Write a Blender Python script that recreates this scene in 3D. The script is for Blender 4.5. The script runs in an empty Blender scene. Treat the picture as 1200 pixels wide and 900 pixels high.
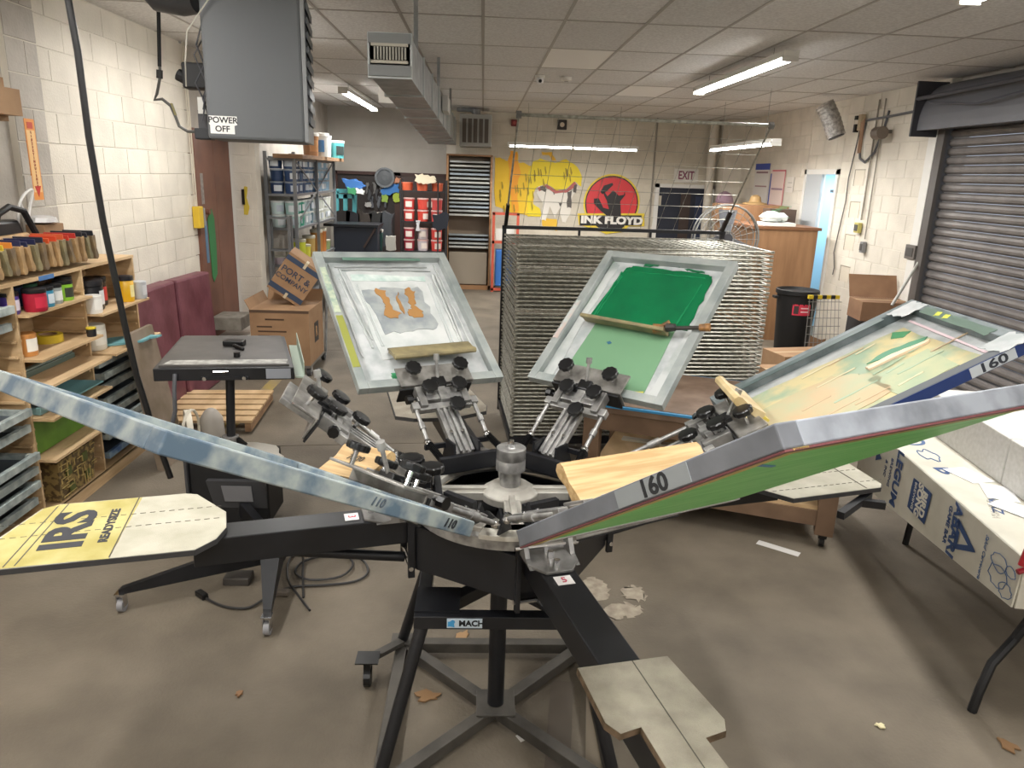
import bpy, bmesh, math, random
from mathutils import Matrix, Vector
random.seed(7)
R = math.radians
SC = bpy.context.scene
COL = SC.collection
# ------------------------------------------------------------------ camera
F_PX, PITCH, YAW, ROLL, CAM_H = 868.0, R(15.8), R(2.7), R(2.0), 2.2
def cam_axes():
    f = Vector((math.sin(YAW)*math.cos(PITCH), math.cos(YAW)*math.cos(PITCH), -math.sin(PITCH)))
    r = Vector((math.cos(YAW), -math.sin(YAW), 0)); u = r.cross(f)
    return r*math.cos(ROLL)+u*math.sin(ROLL), -r*math.sin(ROLL)+u*math.cos(ROLL), f
CR, CU, CF = cam_axes()
cd = bpy.data.cameras.new('camera'); cam = bpy.data.objects.new('camera', cd); COL.objects.link(cam)
cd.sensor_fit = 'HORIZONTAL'; cd.sensor_width = 36; cd.lens = F_PX*36/1200; cd.clip_start = .05
cam.matrix_world = Matrix(((CR.x, CU.x, -CF.x, 0), (CR.y, CU.y, -CF.y, 0), (CR.z, CU.z, -CF.z, CAM_H), (0, 0, 0, 1)))
SC.camera = cam
SC.view_settings.view_transform = 'Standard'; SC.view_settings.look = 'None'
SC.view_settings.gamma = 1; SC.view_settings.use_curve_mapping = False
SC.view_settings.exposure = 0.32
# ------------------------------------------------------------------ world: closed room, faint grey beyond the openings
W = bpy.data.worlds.new('world'); SC.world = W; W.use_nodes = True
W.node_tree.nodes['Background'].inputs[0].default_value = (.75, .85, 1, 1)
W.node_tree.nodes['Background'].inputs[1].default_value = .5
def area(name, loc, sx, sy, power, col=(1, .96, .9), rz=0):
    l = bpy.data.lights.new(name, 'AREA'); l.shape = 'RECTANGLE'; l.size = sx; l.size_y = sy; l.energy = power; l.color = col
    o = bpy.data.objects.new(name, l); COL.objects.link(o); o.location = loc; o.rotation_euler = (0, 0, rz); return o
LW = (1, .98, .945)
# one lamp inside every fluorescent fixture (in view, behind the heater, or added out of frame)
for p_, sx_, sy_, w_ in (((2.52, 7.9, 3.13), .14, 2.4, 90), ((-1.92, 12.3, 3.13), .14, 2.4, 70), ((1.5, 13.0, 2.60), 2.1, .10, 60), ((3.58, 10.7, 2.60), .12, 2.4, 55), ((2.85, 3.55, 3.2), .14, 2.4, 62),
                         ((.35, 1.2, 3.2), .14, 2.4, 44), ((-1.92, 2.6, 3.2), .14, 2.4, 44), ((-1.92, 6.7, 3.15), .14, 1.9, 34), ((-1.92, -1.6, 3.2), .14, 2.4, 70), ((2.85, -1.4, 3.2), .14, 2.4, 60)):
    area('tube_light', p_, sx_, sy_, w_, LW)

# ------------------------------------------------------------------ helpers
def I(): return Matrix.Identity(4)
def TR(x, y, z): return Matrix.Translation((x, y, z))
def RZ(a): return Matrix.Rotation(R(a), 4, 'Z')
def RX(a): return Matrix.Rotation(R(a), 4, 'X')
def RY(a): return Matrix.Rotation(R(a), 4, 'Y')
def ray(x, y): return CF + CR*((x-600)/F_PX) + CU*((450-y)/F_PX)
def at(x, y, X=None, Y=None, z=None):
    d = ray(x, y)
    t = (z-CAM_H)/d.z if z is not None else (X/d.x if X is not None else Y/d.y)
    return Vector((0, 0, CAM_H)) + d*t
class G:
    def __init__(s, m=None): s.v = []; s.f = []; s.m = m or I()
    def add(s, vs, fs, m=None):
        M = s.m @ m if m else s.m
        b = len(s.v); s.v += [M @ Vector(p) for p in vs]; s.f += [tuple(i+b for i in q) for q in fs]; return s
    def hexa(s, b, t, m=None):
        return s.add(list(b)+list(t), [(3, 2, 1, 0), (4, 5, 6, 7), (0, 1, 5, 4), (1, 2, 6, 5), (2, 3, 7, 6), (3, 0, 4, 7)], m)
    def box(s, x0, x1, y0, y1, z0, z1, m=None):
        return s.hexa([(x0, y0, z0), (x1, y0, z0), (x1, y1, z0), (x0, y1, z0)], [(x0, y0, z1), (x1, y0, z1), (x1, y1, z1), (x0, y1, z1)], m)
    def cb(s, cx, cy, cz, sx, sy, sz, m=None):
        return s.box(cx-sx/2, cx+sx/2, cy-sy/2, cy+sy/2, cz-sz/2, cz+sz/2, m)
    def bar(s, p, q, w, h, up=(0, 0, 1), m=None):
        p = Vector(p); q = Vector(q); d = (q-p).normalized(); up = Vector(up)
        if abs(d.dot(up)) > .98: up = Vector((0, 1, 0))
        a = d.cross(up).normalized()*w/2; b = a.cross(d).normalized()*h/2
        return s.hexa([p-a-b, p+a-b, q+a-b, q-a-b], [p-a+b, p+a+b, q+a+b, q-a+b], m)
    def cyl(s, p, q, r, r2=None, n=12, m=None):
        p = Vector(p); q = Vector(q); r2 = r if r2 is None else r2
        d = (q-p).normalized(); u = d.cross(Vector((0, 0, 1)))
        if u.length < .01: u = Vector((1, 0, 0))
        u.normalize(); w = d.cross(u); vs = []
        for c, rr in ((p, r), (q, r2)):
            for i in range(n):
                a = 2*math.pi*i/n; vs.append(c+(u*math.cos(a)+w*math.sin(a))*rr)
        fs = [(i, (i+1) % n, n+(i+1) % n, n+i) for i in range(n)]+[tuple(range(n-1, -1, -1)), tuple(range(n, 2*n))]
        return s.add(vs, fs, m)
    def tube(s, pts, r, n=6, m=None):
        pts = [Vector(p) for p in pts]; vs = []; fs = []; u = None
        for i, p in enumerate(pts):
            d = (pts[min(i+1, len(pts)-1)]-pts[max(i-1, 0)]).normalized()
            if u is None:
                u = d.cross(Vector((0, 0, 1)))
                if u.length < .05: u = d.cross(Vector((0, 1, 0)))
            u = (u-d*u.dot(d)).normalized(); w = d.cross(u)
            for k in range(n):
                a = 2*math.pi*k/n; vs.append(p+(u*math.cos(a)+w*math.sin(a))*r)
        for i in range(len(pts)-1):
            for k in range(n): fs.append((i*n+k, i*n+(k+1) % n, (i+1)*n+(k+1) % n, (i+1)*n+k))
        fs += [tuple(range(n-1, -1, -1)), tuple(range((len(pts)-1)*n, len(pts)*n))]
        return s.add(vs, fs, m)
    def prism(s, poly, z0, z1, m=None):
        n = len(poly); vs = [(x, y, z0) for x, y in poly]+[(x, y, z1) for x, y in poly]
        return s.add(vs, [tuple(range(n-1, -1, -1)), tuple(range(n, 2*n))]+[(i, (i+1) % n, n+(i+1) % n, n+i) for i in range(n)], m)
    def lathe(s, prof, n=16, m=None):
        vs = []; k = len(prof)
        for r, z in prof:
            for i in range(n): a = 2*math.pi*i/n; vs.append((r*math.cos(a), r*math.sin(a), z))
        fs = [(j*n+i, j*n+(i+1) % n, (j+1)*n+(i+1) % n, (j+1)*n+i) for j in range(k-1) for i in range(n)]
        fs += [tuple(range(n-1, -1, -1)), tuple(range((k-1)*n, k*n))]
        return s.add(vs, fs, m)
    def ring(s, r0, r1, z0, z1, n=32, a0=0, a1=360, m=None):
        full = a1-a0 >= 360; k = n if full else n+1; vs = []
        for i in range(k):
            a = R(a0+(a1-a0)*i/n); c, d = math.cos(a), math.sin(a)
            vs += [(r0*c, r0*d, z0), (r1*c, r1*d, z0), (r1*c, r1*d, z1), (r0*c, r0*d, z1)]
        fs = []
        for i in range(n):
            a = 4*i; b = 4*((i+1) % k)
            for j in range(4): fs.append((a+j, a+(j+1) % 4, b+(j+1) % 4, b+j))
        if not full: fs += [(3, 2, 1, 0), (4*n, 4*n+1, 4*n+2, 4*n+3)]
        return s.add(vs, fs, m)
    def helix(s, p, q, r, turns, wr=.003, m=None):
        p = Vector(p); q = Vector(q); d = (q-p); L = d.length; d.normalize(); u = d.cross(Vector((0, 0, 1))).normalized(); w = d.cross(u)
        N = int(turns*8)
        return s.tube([p+d*L*i/N+(u*math.cos(2*math.pi*i/8)+w*math.sin(2*math.pi*i/8))*r for i in range(N+1)], wr, 4, m)
    def blob(s, poly, z0, z1, amp=.01, sub=5, seed=1, m=None):
        rnd = random.Random(seed); out = []; n = len(poly)
        for i in range(n):
            a = poly[i]; b = poly[(i+1) % n]
            for k in range(sub):
                t = k/sub; out.append((a[0]+(b[0]-a[0])*t+rnd.uniform(-amp, amp), a[1]+(b[1]-a[1])*t+rnd.uniform(-amp, amp)))
        return s.prism(out, z0, z1, m)
WM = {}
def wm(o): return WM.get(o.name, I())
def link(o, parent, loc=None):
    COL.objects.link(o)
    if parent is not None: o.parent = parent
    WM[o.name] = (wm(parent) if parent else I()) @ o.matrix_basis
    return o
def O(name, g, mat, parent=None, world=False, bev=0, smooth=False, **tags):
    me = bpy.data.meshes.new(name)
    inv = wm(parent).inverted() if (world and parent) else None
    me.from_pydata([(inv @ v if inv else v)[:] for v in g.v], [], g.f)
    bm = bmesh.new(); bm.from_mesh(me); bmesh.ops.recalc_face_normals(bm, faces=bm.faces); bm.to_mesh(me); bm.free()
    me.materials.append(mat)
    if smooth:
        for p in me.polygons: p.use_smooth = True
        me.set_sharp_from_angle(angle=R(38))
    o = bpy.data.objects.new(name, me); link(o, parent)
    if bev:
        b = o.modifiers.new('bevel', 'BEVEL'); b.width = bev; b.segments = 2; b.limit_method = 'ANGLE'; b.angle_limit = R(40)
    return tag(o, **tags)
def tag(o, label=None, cat=None, group=None, kind=None):
    if label: o['label'] = label
    if cat: o['category'] = cat
    if group: o['group'] = group
    if kind: o['kind'] = kind
    return o
def T(name, label, cat, loc=(0, 0, 0), rz=0, group=None, m=None):
    o = bpy.data.objects.new(name, None); o.empty_display_size = .05
    o.matrix_basis = m if m is not None else TR(*loc) @ RZ(rz)
    link(o, None); return tag(o, label, cat, group)
def inst(src, name, parent, M, **tags):
    o = bpy.data.objects.new(name, src.data); o.matrix_basis = M
    for md in src.modifiers:
        b = o.modifiers.new(md.name, md.type); b.width = md.width; b.segments = 2; b.limit_method = 'ANGLE'
    link(o, parent); return tag(o, **tags)
def dup(o, M=None, parent=None, label=None, group=None):
    c = o.copy(); 
    if M is not None: c.matrix_basis = M
    c.parent = parent; COL.objects.link(c); WM[c.name] = (wm(parent) if parent else I()) @ c.matrix_basis
    if label: c['label'] = label
    if group: c['group'] = group
    for ch in [x for x in o.children]:
        dup(ch, None, c)
    return c
TXT = {}
def text(s, size, mat, parent, M, name='lettering', sx=1, bold=0, depth=.0008, align='CENTER', shear=0, world=False, **tags):
    cu = bpy.data.curves.new('t', 'FONT'); cu.body = s; cu.size = size; cu.offset = bold; cu.extrude = depth; cu.align_x = align; cu.align_y = 'CENTER'; cu.shear = shear; cu.resolution_u = 3
    to = bpy.data.objects.new('t', cu); COL.objects.link(to)
    dg = bpy.context.evaluated_depsgraph_get(); dg.update(); me = bpy.data.meshes.new_from_object(to.evaluated_get(dg))
    bpy.data.objects.remove(to); bpy.data.curves.remove(cu)
    MM = (wm(parent).inverted() @ M) if (world and parent) else M
    me.transform(MM @ Matrix.Diagonal((sx, 1, 1, 1))); me.materials.clear(); me.materials.append(mat)
    o = bpy.data.objects.new(name, me); link(o, parent); return tag(o, **tags)
def frameM(o, x, y):
    x = Vector(x).normalized(); y = Vector(y); z = x.cross(y).normalized(); y = z.cross(x)
    return Matrix(((x.x, y.x, z.x, o[0]), (x.y, y.y, z.y, o[1]), (x.z, y.z, z.z, o[2]), (0, 0, 0, 1)))
# ------------------------------------------------------------------ materials
MT = {}
def mat(name, c, rough=.6, metal=0, c2=None, sc=8, lo=.35, hi=.65, bump=0, bsc=None, var=0, emit=0, alpha=1, det=4, obj=False, stretch=None, trans=0, coat=0):
    if name in MT: return MT[name]
    m = bpy.data.materials.new(name); m.use_nodes = True; nt = m.node_tree; N = nt.nodes; L = nt.links
    p = N['Principled BSDF']; p.inputs['Roughness'].default_value = rough; p.inputs['Metallic'].default_value = metal
    p.inputs['Base Color'].default_value = (*c, 1)
    if coat: p.inputs['Coat Weight'].default_value = coat
    if trans: p.inputs['Transmission Weight'].default_value = trans
    if alpha < 1: p.inputs['Alpha'].default_value = alpha
    if emit: p.inputs['Emission Color'].default_value = (*c, 1); p.inputs['Emission Strength'].default_value = emit
    src = None
    def coord():
        if obj: n = N.new('ShaderNodeTexCoord'); o = n.outputs['Object']
        else: n = N.new('ShaderNodeNewGeometry'); o = n.outputs['Position']
        if stretch:
            mp = N.new('ShaderNodeMapping'); mp.inputs['Scale'].default_value = stretch; L.new(o, mp.inputs['Vector']); o = mp.outputs[0]
        return o
    if c2 is not None:
        nz = N.new('ShaderNodeTexNoise'); nz.inputs['Scale'].default_value = sc; nz.inputs['Detail'].default_value = det; L.new(coord(), nz.inputs['Vector'])
        mr = N.new('ShaderNodeMapRange'); mr.inputs[1].default_value = lo; mr.inputs[2].default_value = hi; L.new(nz.outputs[0], mr.inputs[0])
        mx = N.new('ShaderNodeMix'); mx.data_type = 'RGBA'; mx.inputs[6].default_value = (*c, 1); mx.inputs[7].default_value = (*c2, 1)
        L.new(mr.outputs[0], mx.inputs[0]); src = mx.outputs[2]
    if var:
        oi = N.new('ShaderNodeObjectInfo'); mr2 = N.new('ShaderNodeMapRange'); mr2.inputs[3].default_value = 1-var; mr2.inputs[4].default_value = 1+var; L.new(oi.outputs['Random'], mr2.inputs[0])
        hs = N.new('ShaderNodeHueSaturation'); L.new(mr2.outputs[0], hs.inputs['Value'])
        if src: L.new(src, hs.inputs['Color'])
        else: hs.inputs['Color'].default_value = (*c, 1)
        src = hs.outputs[0]
    if src: L.new(src, p.inputs['Base Color'])
    if bump:
        nb = N.new('ShaderNodeTexNoise'); nb.inputs['Scale'].default_value = bsc or sc*4; nb.inputs['Detail'].default_value = 3; L.new(coord(), nb.inputs['Vector'])
        bp = N.new('ShaderNodeBump'); bp.inputs['Strength'].default_value = bump; bp.inputs['Distance'].default_value = .01; L.new(nb.outputs[0], bp.inputs['Height']); L.new(bp.outputs[0], p.inputs['Normal'])
    MT[name] = m; return m
def rgb(h):
    v = [int(h[i:i+2], 16)/255 for i in (0, 2, 4)]
    return tuple(x/12.92 if x <= .04045 else ((x+.055)/1.055)**2.4 for x in v)
block_m = mat('painted_block', rgb('ddd6c8'), .7, c2=rgb('cfc8bb'), sc=3, bump=.35, bsc=60, var=.035)
mortar_m = mat('mortar', rgb('d6cfc2'), .9)
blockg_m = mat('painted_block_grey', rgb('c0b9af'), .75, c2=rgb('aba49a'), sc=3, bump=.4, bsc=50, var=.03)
floor_m = mat('concrete', rgb('7b7162'), .7, c2=rgb('544c40'), sc=2.0, lo=.28, hi=.78, bump=.3, bsc=60, det=12)
joint_m = mat('floor_joint', rgb('4a443c'), .95)
tile_m = mat('ceiling_tile', rgb('e0dfdd'), .95, c2=rgb('cbc9c7'), sc=45, bump=.3, bsc=120, var=.07)
grid_m = mat('ceiling_grid', rgb('a39e98'), .6)
white_m = mat('white_paint', rgb('dcdad4'), .5)
metal_w = mat('white_enamel', rgb('d9d7d0'), .4)
black_m = mat('black_powder_coat', rgb('121317'), .4, c2=rgb('1b1c20'), sc=5)
blackd = mat('black_plastic', rgb('0d0d0f'), .32)
blackm = mat('matt_black', rgb('0f0f11'), .6)
steel = mat('cast_aluminium', rgb('b9b6ae'), .5, .35, c2=rgb('98948c'), sc=10, bump=.05)
alum = mat('machined_aluminium', rgb('b2b1af'), .38, .65, c2=rgb('858483'), sc=22)
chrome = mat('chrome', rgb('cfcfd0'), .15, 1)
dsteel = mat('dark_steel', rgb('6f6e6c'), .42, .5, c2=rgb('8f8d8a'), sc=18)
worn_steel = mat('worn_black_steel', rgb('45423e'), .5, .3, c2=rgb('5c5851'), sc=7)
galv = mat('galvanised', rgb('9fa1a1'), .45, .3, c2=rgb('7f8182'), sc=9)
wirem = mat('wire_zinc', rgb('a8a69a'), .4, .5, c2=rgb('7d7b70'), sc=30)
wood = mat('raw_plywood', rgb('d0b28a'), .7, c2=rgb('b2946c'), sc=6, stretch=(1, .25, 3), var=.05)
woodd = mat('brown_wood', rgb('9b7a5a'), .7, c2=rgb('7d5f44'), sc=6, stretch=(1, 1, 4))
pine = mat('clear_pine', rgb('bda074'), .55, c2=rgb('a58658'), sc=9, obj=True, stretch=(.5, 7, 7), lo=.4, hi=.6)
card = mat('cardboard', rgb('a08060'), .85, c2=rgb('917153'), sc=4)
cardd = mat('cardboard_brown', rgb('8c6b50'), .85, c2=rgb('7c5d45'), sc=4)
def P(h, rough=.55, **k): return mat('paint_'+h+('_%g' % rough), rgb(h), rough, **k)
# ------------------------------------------------------------------ THE ROOM
XL, XR, YB, ZC, YN = -2.99, 4.95, 15.1, 3.34, -3.2
fl = O('floor', G().box(XL-.4, XR+1.6, YN, YB+1.5, -.12, -.012), joint_m, kind='structure')
ys = [YN, 5.98, 9.4, 12.4, YB+.2]; xs = [XL-.35, XR+1.5]
for i in range(len(ys)-1):
    for j in range(len(xs)-1):
        g = G(); a = .005
        sk = .11
        def yy(y, x): return y+(x-.42)*sk if (YN < y < YB) else y
        x0, x1, y0, y1 = xs[j]+a, xs[j+1]-a, ys[i]+a, ys[i+1]-a
        b = [(x0, yy(y0, x0)), (x1, yy(y0, x1)), (x1, yy(y1, x1)), (x0, yy(y1, x0))]
        g.hexa([(*p, -.02) for p in b], [(*p, 0) for p in b]); O('slab', g, floor_m, fl)
ce = O('ceiling', G().box(XL-.4, XR+.6, YN, YB+.2, ZC+.02, ZC+.12), grid_m, kind='structure')
gx = [-.026+.625*k for k in range(-6, 9)]; gy = [6.15+1.3*k for k in range(-7, 8)]
g = G()
for x in gx: g.box(x-.012, x+.012, YN, YB, ZC-.003, ZC+.02)
for y in gy: g.box(XL-.3, XR+.3, y-.012, y+.012, ZC-.003, ZC+.02)
O('ceiling_grid', g, grid_m, ce)
tsrc = None; tw = mat('ceiling_tile_new', rgb('f0eeea'), .95)
for i in range(len(gx)-1):
    for j in range(len(gy)-1):
        cx, cy = (gx[i]+gx[i+1])/2, (gy[j]+gy[j+1])/2
        if cy < -1.5 or cx < XL-.3 or cx > XR+.3: continue
        if (i, j) in ((7, 8), (9, 10)):
            O('ceiling_tile', G().box(cx-.3, cx+.3, cy-.638, cy+.638, ZC, ZC+.015), tw, ce); continue
        if tsrc is None: tsrc = O('ceiling_tile', G().box(-.3, .3, -.638, .638, 0, .015), tile_m, ce); tsrc.location = (cx, cy, ZC); WM[tsrc.name] = tsrc.matrix_basis.copy()
        else: inst(tsrc, 'ceiling_tile', ce, TR(cx, cy, ZC+random.choice((0, 0, .002))))
BL, BH = .41, .2065
BK = {}
def blocks(wall, y0, y1, z0, z1, place, m=block_m, skip=None, thick=.005):
    """courses of blocks along a wall: place(s, z) gives the matrix of a block centre."""
    k = 0; z = z0
    while z < z1-.02:
        h = min(BH, z1-z); s = y0-(BL/2 if k % 2 else 0)
        while s < y1-.01:
            a, b = max(s, y0), min(s+BL, y1)
            if b-a > .05 and not (skip and skip((a+b)/2, z+h/2)):
                key = (round(b-a, 3), round(h, 3), m.name)
                if key not in BK:
                    w2, h2 = (b-a)/2-.003, h/2-.003; c = .003
                    BK[key] = O('block', G().hexa([(-w2, 0, -h2), (w2, 0, -h2), (w2, 0, h2), (-w2, 0, h2)], [(-w2+c, -thick, -h2+c), (w2-c, -thick, -h2+c), (w2-c, -thick, h2-c), (-w2+c, -thick, h2-c)]), m, wall)
                    o = BK[key]; o.matrix_basis = place((a+b)/2, z+h/2) @ TR(0, random.uniform(-.002, .002), 0)
                else: inst(BK[key], 'block', wall, place((a+b)/2, z+h/2) @ TR(0, random.uniform(-.002, .002), 0))
            s += BL
        z += h; k += 1
wl = O('wall_left', G().box(XL-.3, XL-.012, YN, 8.0, 0, ZC+.05), mortar_m, kind='structure')
blocks(wl, 5.42, 8.1, ZC-16*BH-.01, ZC, lambda s, z: TR(XL-.012, s, z) @ RZ(90))
# projecting pier and recess at the near end of the left wall
pr = O('wall_left_pier', G().box(XL-.3, XL+.04, 5.05, 5.40, 0, ZC), mortar_m, kind='structure')
blocks(pr, 5.05, 5.40, ZC-16*BH-.01, ZC, lambda s, z: TR(XL+.04, s, z) @ RZ(90), m=blockg_m)
O('wall_left_recess', G().box(XL-.3, XL+.0, YN, 5.05, 0, ZC), blockg_m, kind='structure')
# brown double door after the left wall, then the return wall
db = T('door_1', None, None, (XL, 8.12, 0)); db['kind'] = 'structure'
brown = mat('door_brown', rgb('7d5443'), .5, c2=rgb('6a4536'), sc=3)
O('door_frame', G().box(XL-.05, XL+.02, 8.1, 8.2, 0, 2.55).box(XL-.05, XL+.02, 8.2, 9.3, 2.47, 2.55), brown, db, world=True)
O('door_leaf', G().box(XL-.04, XL-.01, 8.2, 8.73, .3, 2.46), brown, db, world=True, bev=.004)
O('door_leaf', G().box(XL-.04, XL-.012, 8.74, 9.28, .3, 2.46), brown, db, world=True, bev=.004)
O('door_plate', G().box(XL-.012, XL-.004, 8.27, 8.35, 1.78, 2.1), alum, db, world=True)
O('door_handle', G().cyl((XL-.01, 8.31, 1.7), (XL+.06, 8.31, 1.7), .03), brown, db, world=True)
gpoly = [(8.42, .98), (8.46, .92), (8.58, 1.0), (8.61, 1.3), (8.6, 1.62), (8.54, 1.72), (8.40, 1.62)]
O('green_patch', G().add([(XL-.008, a, b) for a, b in gpoly]+[(XL-.004, a, b) for a, b in gpoly], [tuple(range(7)), tuple(range(13, 6, -1))]+[(i, (i+1) % 7, 7+(i+1) % 7, 7+i) for i in range(7)]), P('2a7a44'), db, world=True)
O('poster', G().box(XL-.01, XL-.005, 8.3, 8.37, 1.15, 1.6), P('5a7f9c'), db, world=True)
O('wall_left_header', G().box(XL-.3, XL-.0, 8.1, 9.4, 2.55, ZC), blockg_m, kind='structure')
w2 = O('wall_left_return', G().box(XL-.3, -2.71, 9.32, 9.5, 0, ZC), mortar_m, kind='structure')
blocks(w2, -2.98, -2.71, ZC-14*BH, ZC, lambda s, z: TR(s, 9.32, z), m=block_m)
O('wall_left_step', G().box(XL-.1, -2.62, 8.3, 9.3, 0, .3), blockg_m, kind='structure')
sb = mat('block_raw', rgb('9a948a'), .9, c2=rgb('837d73'), sc=9)
O('wall_left_far', G().box(XL-.3, XL, 9.5, YB, 0, ZC), blockg_m, kind='structure')
# back wall
wb = O('wall_back', G().box(XL-.3, XR+.6, YB, YB+.2, 0, ZC+.1), mortar_m, kind='structure')
backw = mat('painted_block_far', rgb('cfc7b6'), .75, c2=rgb('c2baa9'), sc=3, var=.03)
dd = (3.5, 4.54, 2.05)
blocks(wb, -2.99, XR, ZC-12*BH, ZC, lambda s, z: TR(s, YB, z), m=backw, skip=lambda s, z: (dd[0]-.1 < s < dd[1]+.1 and z < dd[2]+.05) or s < -.7)
O('back_wall_plain', G().box(XL-.2, -.72, YB-.012, YB, 0, ZC), mat('plain_wall', rgb('b3aea6'), .8, c2=rgb('a8a39a'), sc=2), wb, world=True)
O('wall_ledge', G().box(XL-.2, -.72, YB-.03, YB-.012, 2.62, 2.64), MT['plain_wall'], wb, world=True)
O('trim_1', G().box(3.34, 3.37, YB-.03, YB, 0, ZC), P('8d877c'), kind='structure')
d2 = T('door_2', None, None, (4.0, YB, 0)); d2['kind'] = 'structure'
O('door_frame', G().box(3.42, 3.5, YB-.05, YB, 0, 2.12).box(4.54, 4.62, YB-.05, YB, 0, 2.12).box(3.42, 4.62, YB-.05, YB, 2.05, 2.12), white_m, d2, world=True)
O('dark_opening', G().box(3.5, 4.54, YB-.005, YB+.02, 0, 2.05), P('1b2130'), d2, world=True)
O('shade', G().box(3.95, 4.15, YB-.02, YB-.008, .6, 1.95), P('3a2c26'), d2, world=True)
O('shade', G().box(4.25, 4.5, YB-.02, YB-.008, .6, 1.9), P('26304a'), d2, world=True)
# right wall: near door bay, pier, doorway bay
wr = O('wall_right', G().box(XR, XR+.3, 8.25, 10.55, 0, ZC+.05).box(XR, XR+.3, 11.6, YB, 0, ZC+.05).box(XR, XR+.3, 10.5, 11.65, 2.36, ZC+.05), mortar_m, kind='structure')
def rp(s, z): return TR(XR, s, z) @ RZ(-90)
blocks(wr, 8.25, 10.5, ZC-16*BH, ZC, rp, skip=lambda s, z: abs(s-9.93) < .2 and any(abs(z-c) < .08 for c in (2.31, 1.9, 1.47, 1.05)))
blocks(wr, 11.62, YB, ZC-16*BH, ZC, rp); blocks(wr, 10.5, 11.62, 2.42, ZC, rp)
O('wall_right_near', G().box(XR+.1, XR+.4, YN, 8.3, 2.8, ZC+.05), blockg_m, kind='structure')
O('wall_right_near', G().box(XR+.0, XR+.4, YN, 3.9, 0, ZC+.05), blockg_m, kind='structure')
for c in (2.31, 1.9, 1.47, 1.05):
    O('niche', G().box(XR-.01, XR, 9.8, 10.06, c-.1, c+.1), P('d3cab9'), wr, world=True)
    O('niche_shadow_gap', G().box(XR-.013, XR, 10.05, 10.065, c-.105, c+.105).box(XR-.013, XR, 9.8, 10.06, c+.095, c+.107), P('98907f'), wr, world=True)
O('pilaster', G().box(XR-.35, XR-.0, YB-.5, YB-.02, 0, ZC), block_m, wr, world=True)
O('pilaster', G().cyl((XR-.5, YB-.15, 0), (XR-.5, YB-.15, ZC), .08), P('d8d0c2'), wr, world=True, smooth=True)
d3 = T('door_3', None, None, (XR, 11, 0)); d3['kind'] = 'structure'
O('door_frame', G().box(XR-.03, XR+.02, 10.5, 10.57, 0, 2.42).box(XR-.03, XR+.02, 11.55, 11.62, 0, 2.42).box(XR-.03, XR+.02, 10.5, 11.62, 2.35, 2.42), white_m, d3, world=True)
O('door_leaf', G().box(XR-.02, XR+.02, 11.03, 11.55, 0, 2.35), P('b3b8bb'), d3, world=True)
O('blue_room_wall', G().box(XR+.9, XR+.95, 10.2, 12, 0, 2.5).box(XR+.2, XR+.95, 11.62, 11.7, 0, 2.5), P('a9cfe2'), d3, world=True)
area('side_room_light', (XR+.55, 10.9, 2.4), .3, .6, 26, (.8, .92, 1))  # unseen lamp added to brighten the blue room past the doorway
O('closer', G().box(XR+.1, XR+.16, 10.6, 10.95, 2.1, 2.14), P('55606a'), d3, world=True)
O('door_knob', G().cyl((XR-.04, 11.1, 1.2), (XR-.08, 11.1, 1.2), .03), dsteel, d3, world=True)
O('wall_near', G().box(XL-.3, XR+.6, YN-.1, YN, 0, ZC+.1), blockg_m, kind='structure')
# roll-up door with slats, guide and hood
ru = T('door_4', None, None, (XR, 6.1, 0)); ru['kind'] = 'structure'
slat_m = mat('roll_door_slat', rgb('7d7875'), .5, .1, c2=rgb('6f6a68'), sc=5)
sl = None
for k in range(31):
    z = .02+k*.0935
    if sl is None:
        g = G(); prof = [(0, 0), (-.03, .02), (-.036, .045), (-.03, .07), (0, .088), (.012, .088), (.012, 0)]
        n = len(prof); vs = [(x, -2.15, zz) for x, zz in prof]+[(x, 2.05, zz) for x, zz in prof]
        g.add(vs, [tuple(range(n)), tuple(range(2*n-1, n-1, -1))]+[(i, (i+1) % n, n+(i+1) % n, n+i) for i in range(n)])
        sl = O('slat', g, slat_m, ru); sl.matrix_basis = TR(.06, 0, z)
    else: inst(sl, 'slat', ru, TR(.06, 0, z))
O('guide_rail', G().box(XR-.06, XR-.02, 8.12, 8.2, 0, 2.85).box(XR-.05, XR+.1, 8.2, 8.26, 0, 2.85), P('5c5855'), ru, world=True)
O('jamb_post', G().box(XR-.05, XR-.0, 8.27, 8.42, 0, 2.86), white_m, ru, world=True)
g = G(); n = 14; vs = []
for y in (8.28, 3.9):
    vs += [(XR-.0, y, 2.82), (XR-.28, y, 2.80)]+[(XR-.28+.26*(1-math.cos(a))-.0, y, 2.86+.42*math.sin(a)) for a in [R(90*i/8) for i in range(9)]]+[(XR, y, 3.28)]
n = 12; g.add(vs, [tuple(range(n)), tuple(range(2*n-1, n-1, -1))]+[(i, (i+1) % n, n+(i+1) % n, n+i) for i in range(n)])
O('door_hood', g, P('67686e', .4), ru, world=True)
O('hood_bracket', G().box(XR-.34, XR-.0, 8.28, 8.31, 2.74, 3.3), P('3a3a40'), ru, world=True)
g = G(); g.tube([(XR-.32, 8.3, 3.12), (XR-.34, 6.8, 3.14), (XR-.34, 5.2, 3.18)], .022); g.tube([(XR-.34, 8.0, 3.06), (XR-.36, 7.2, 2.98), (XR-.35, 6.0, 3.08), (XR-.34, 5, 3.12)], .012)
O('hood_conduit', g, P('4a4c55'), ru, world=True, smooth=True)
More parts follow.
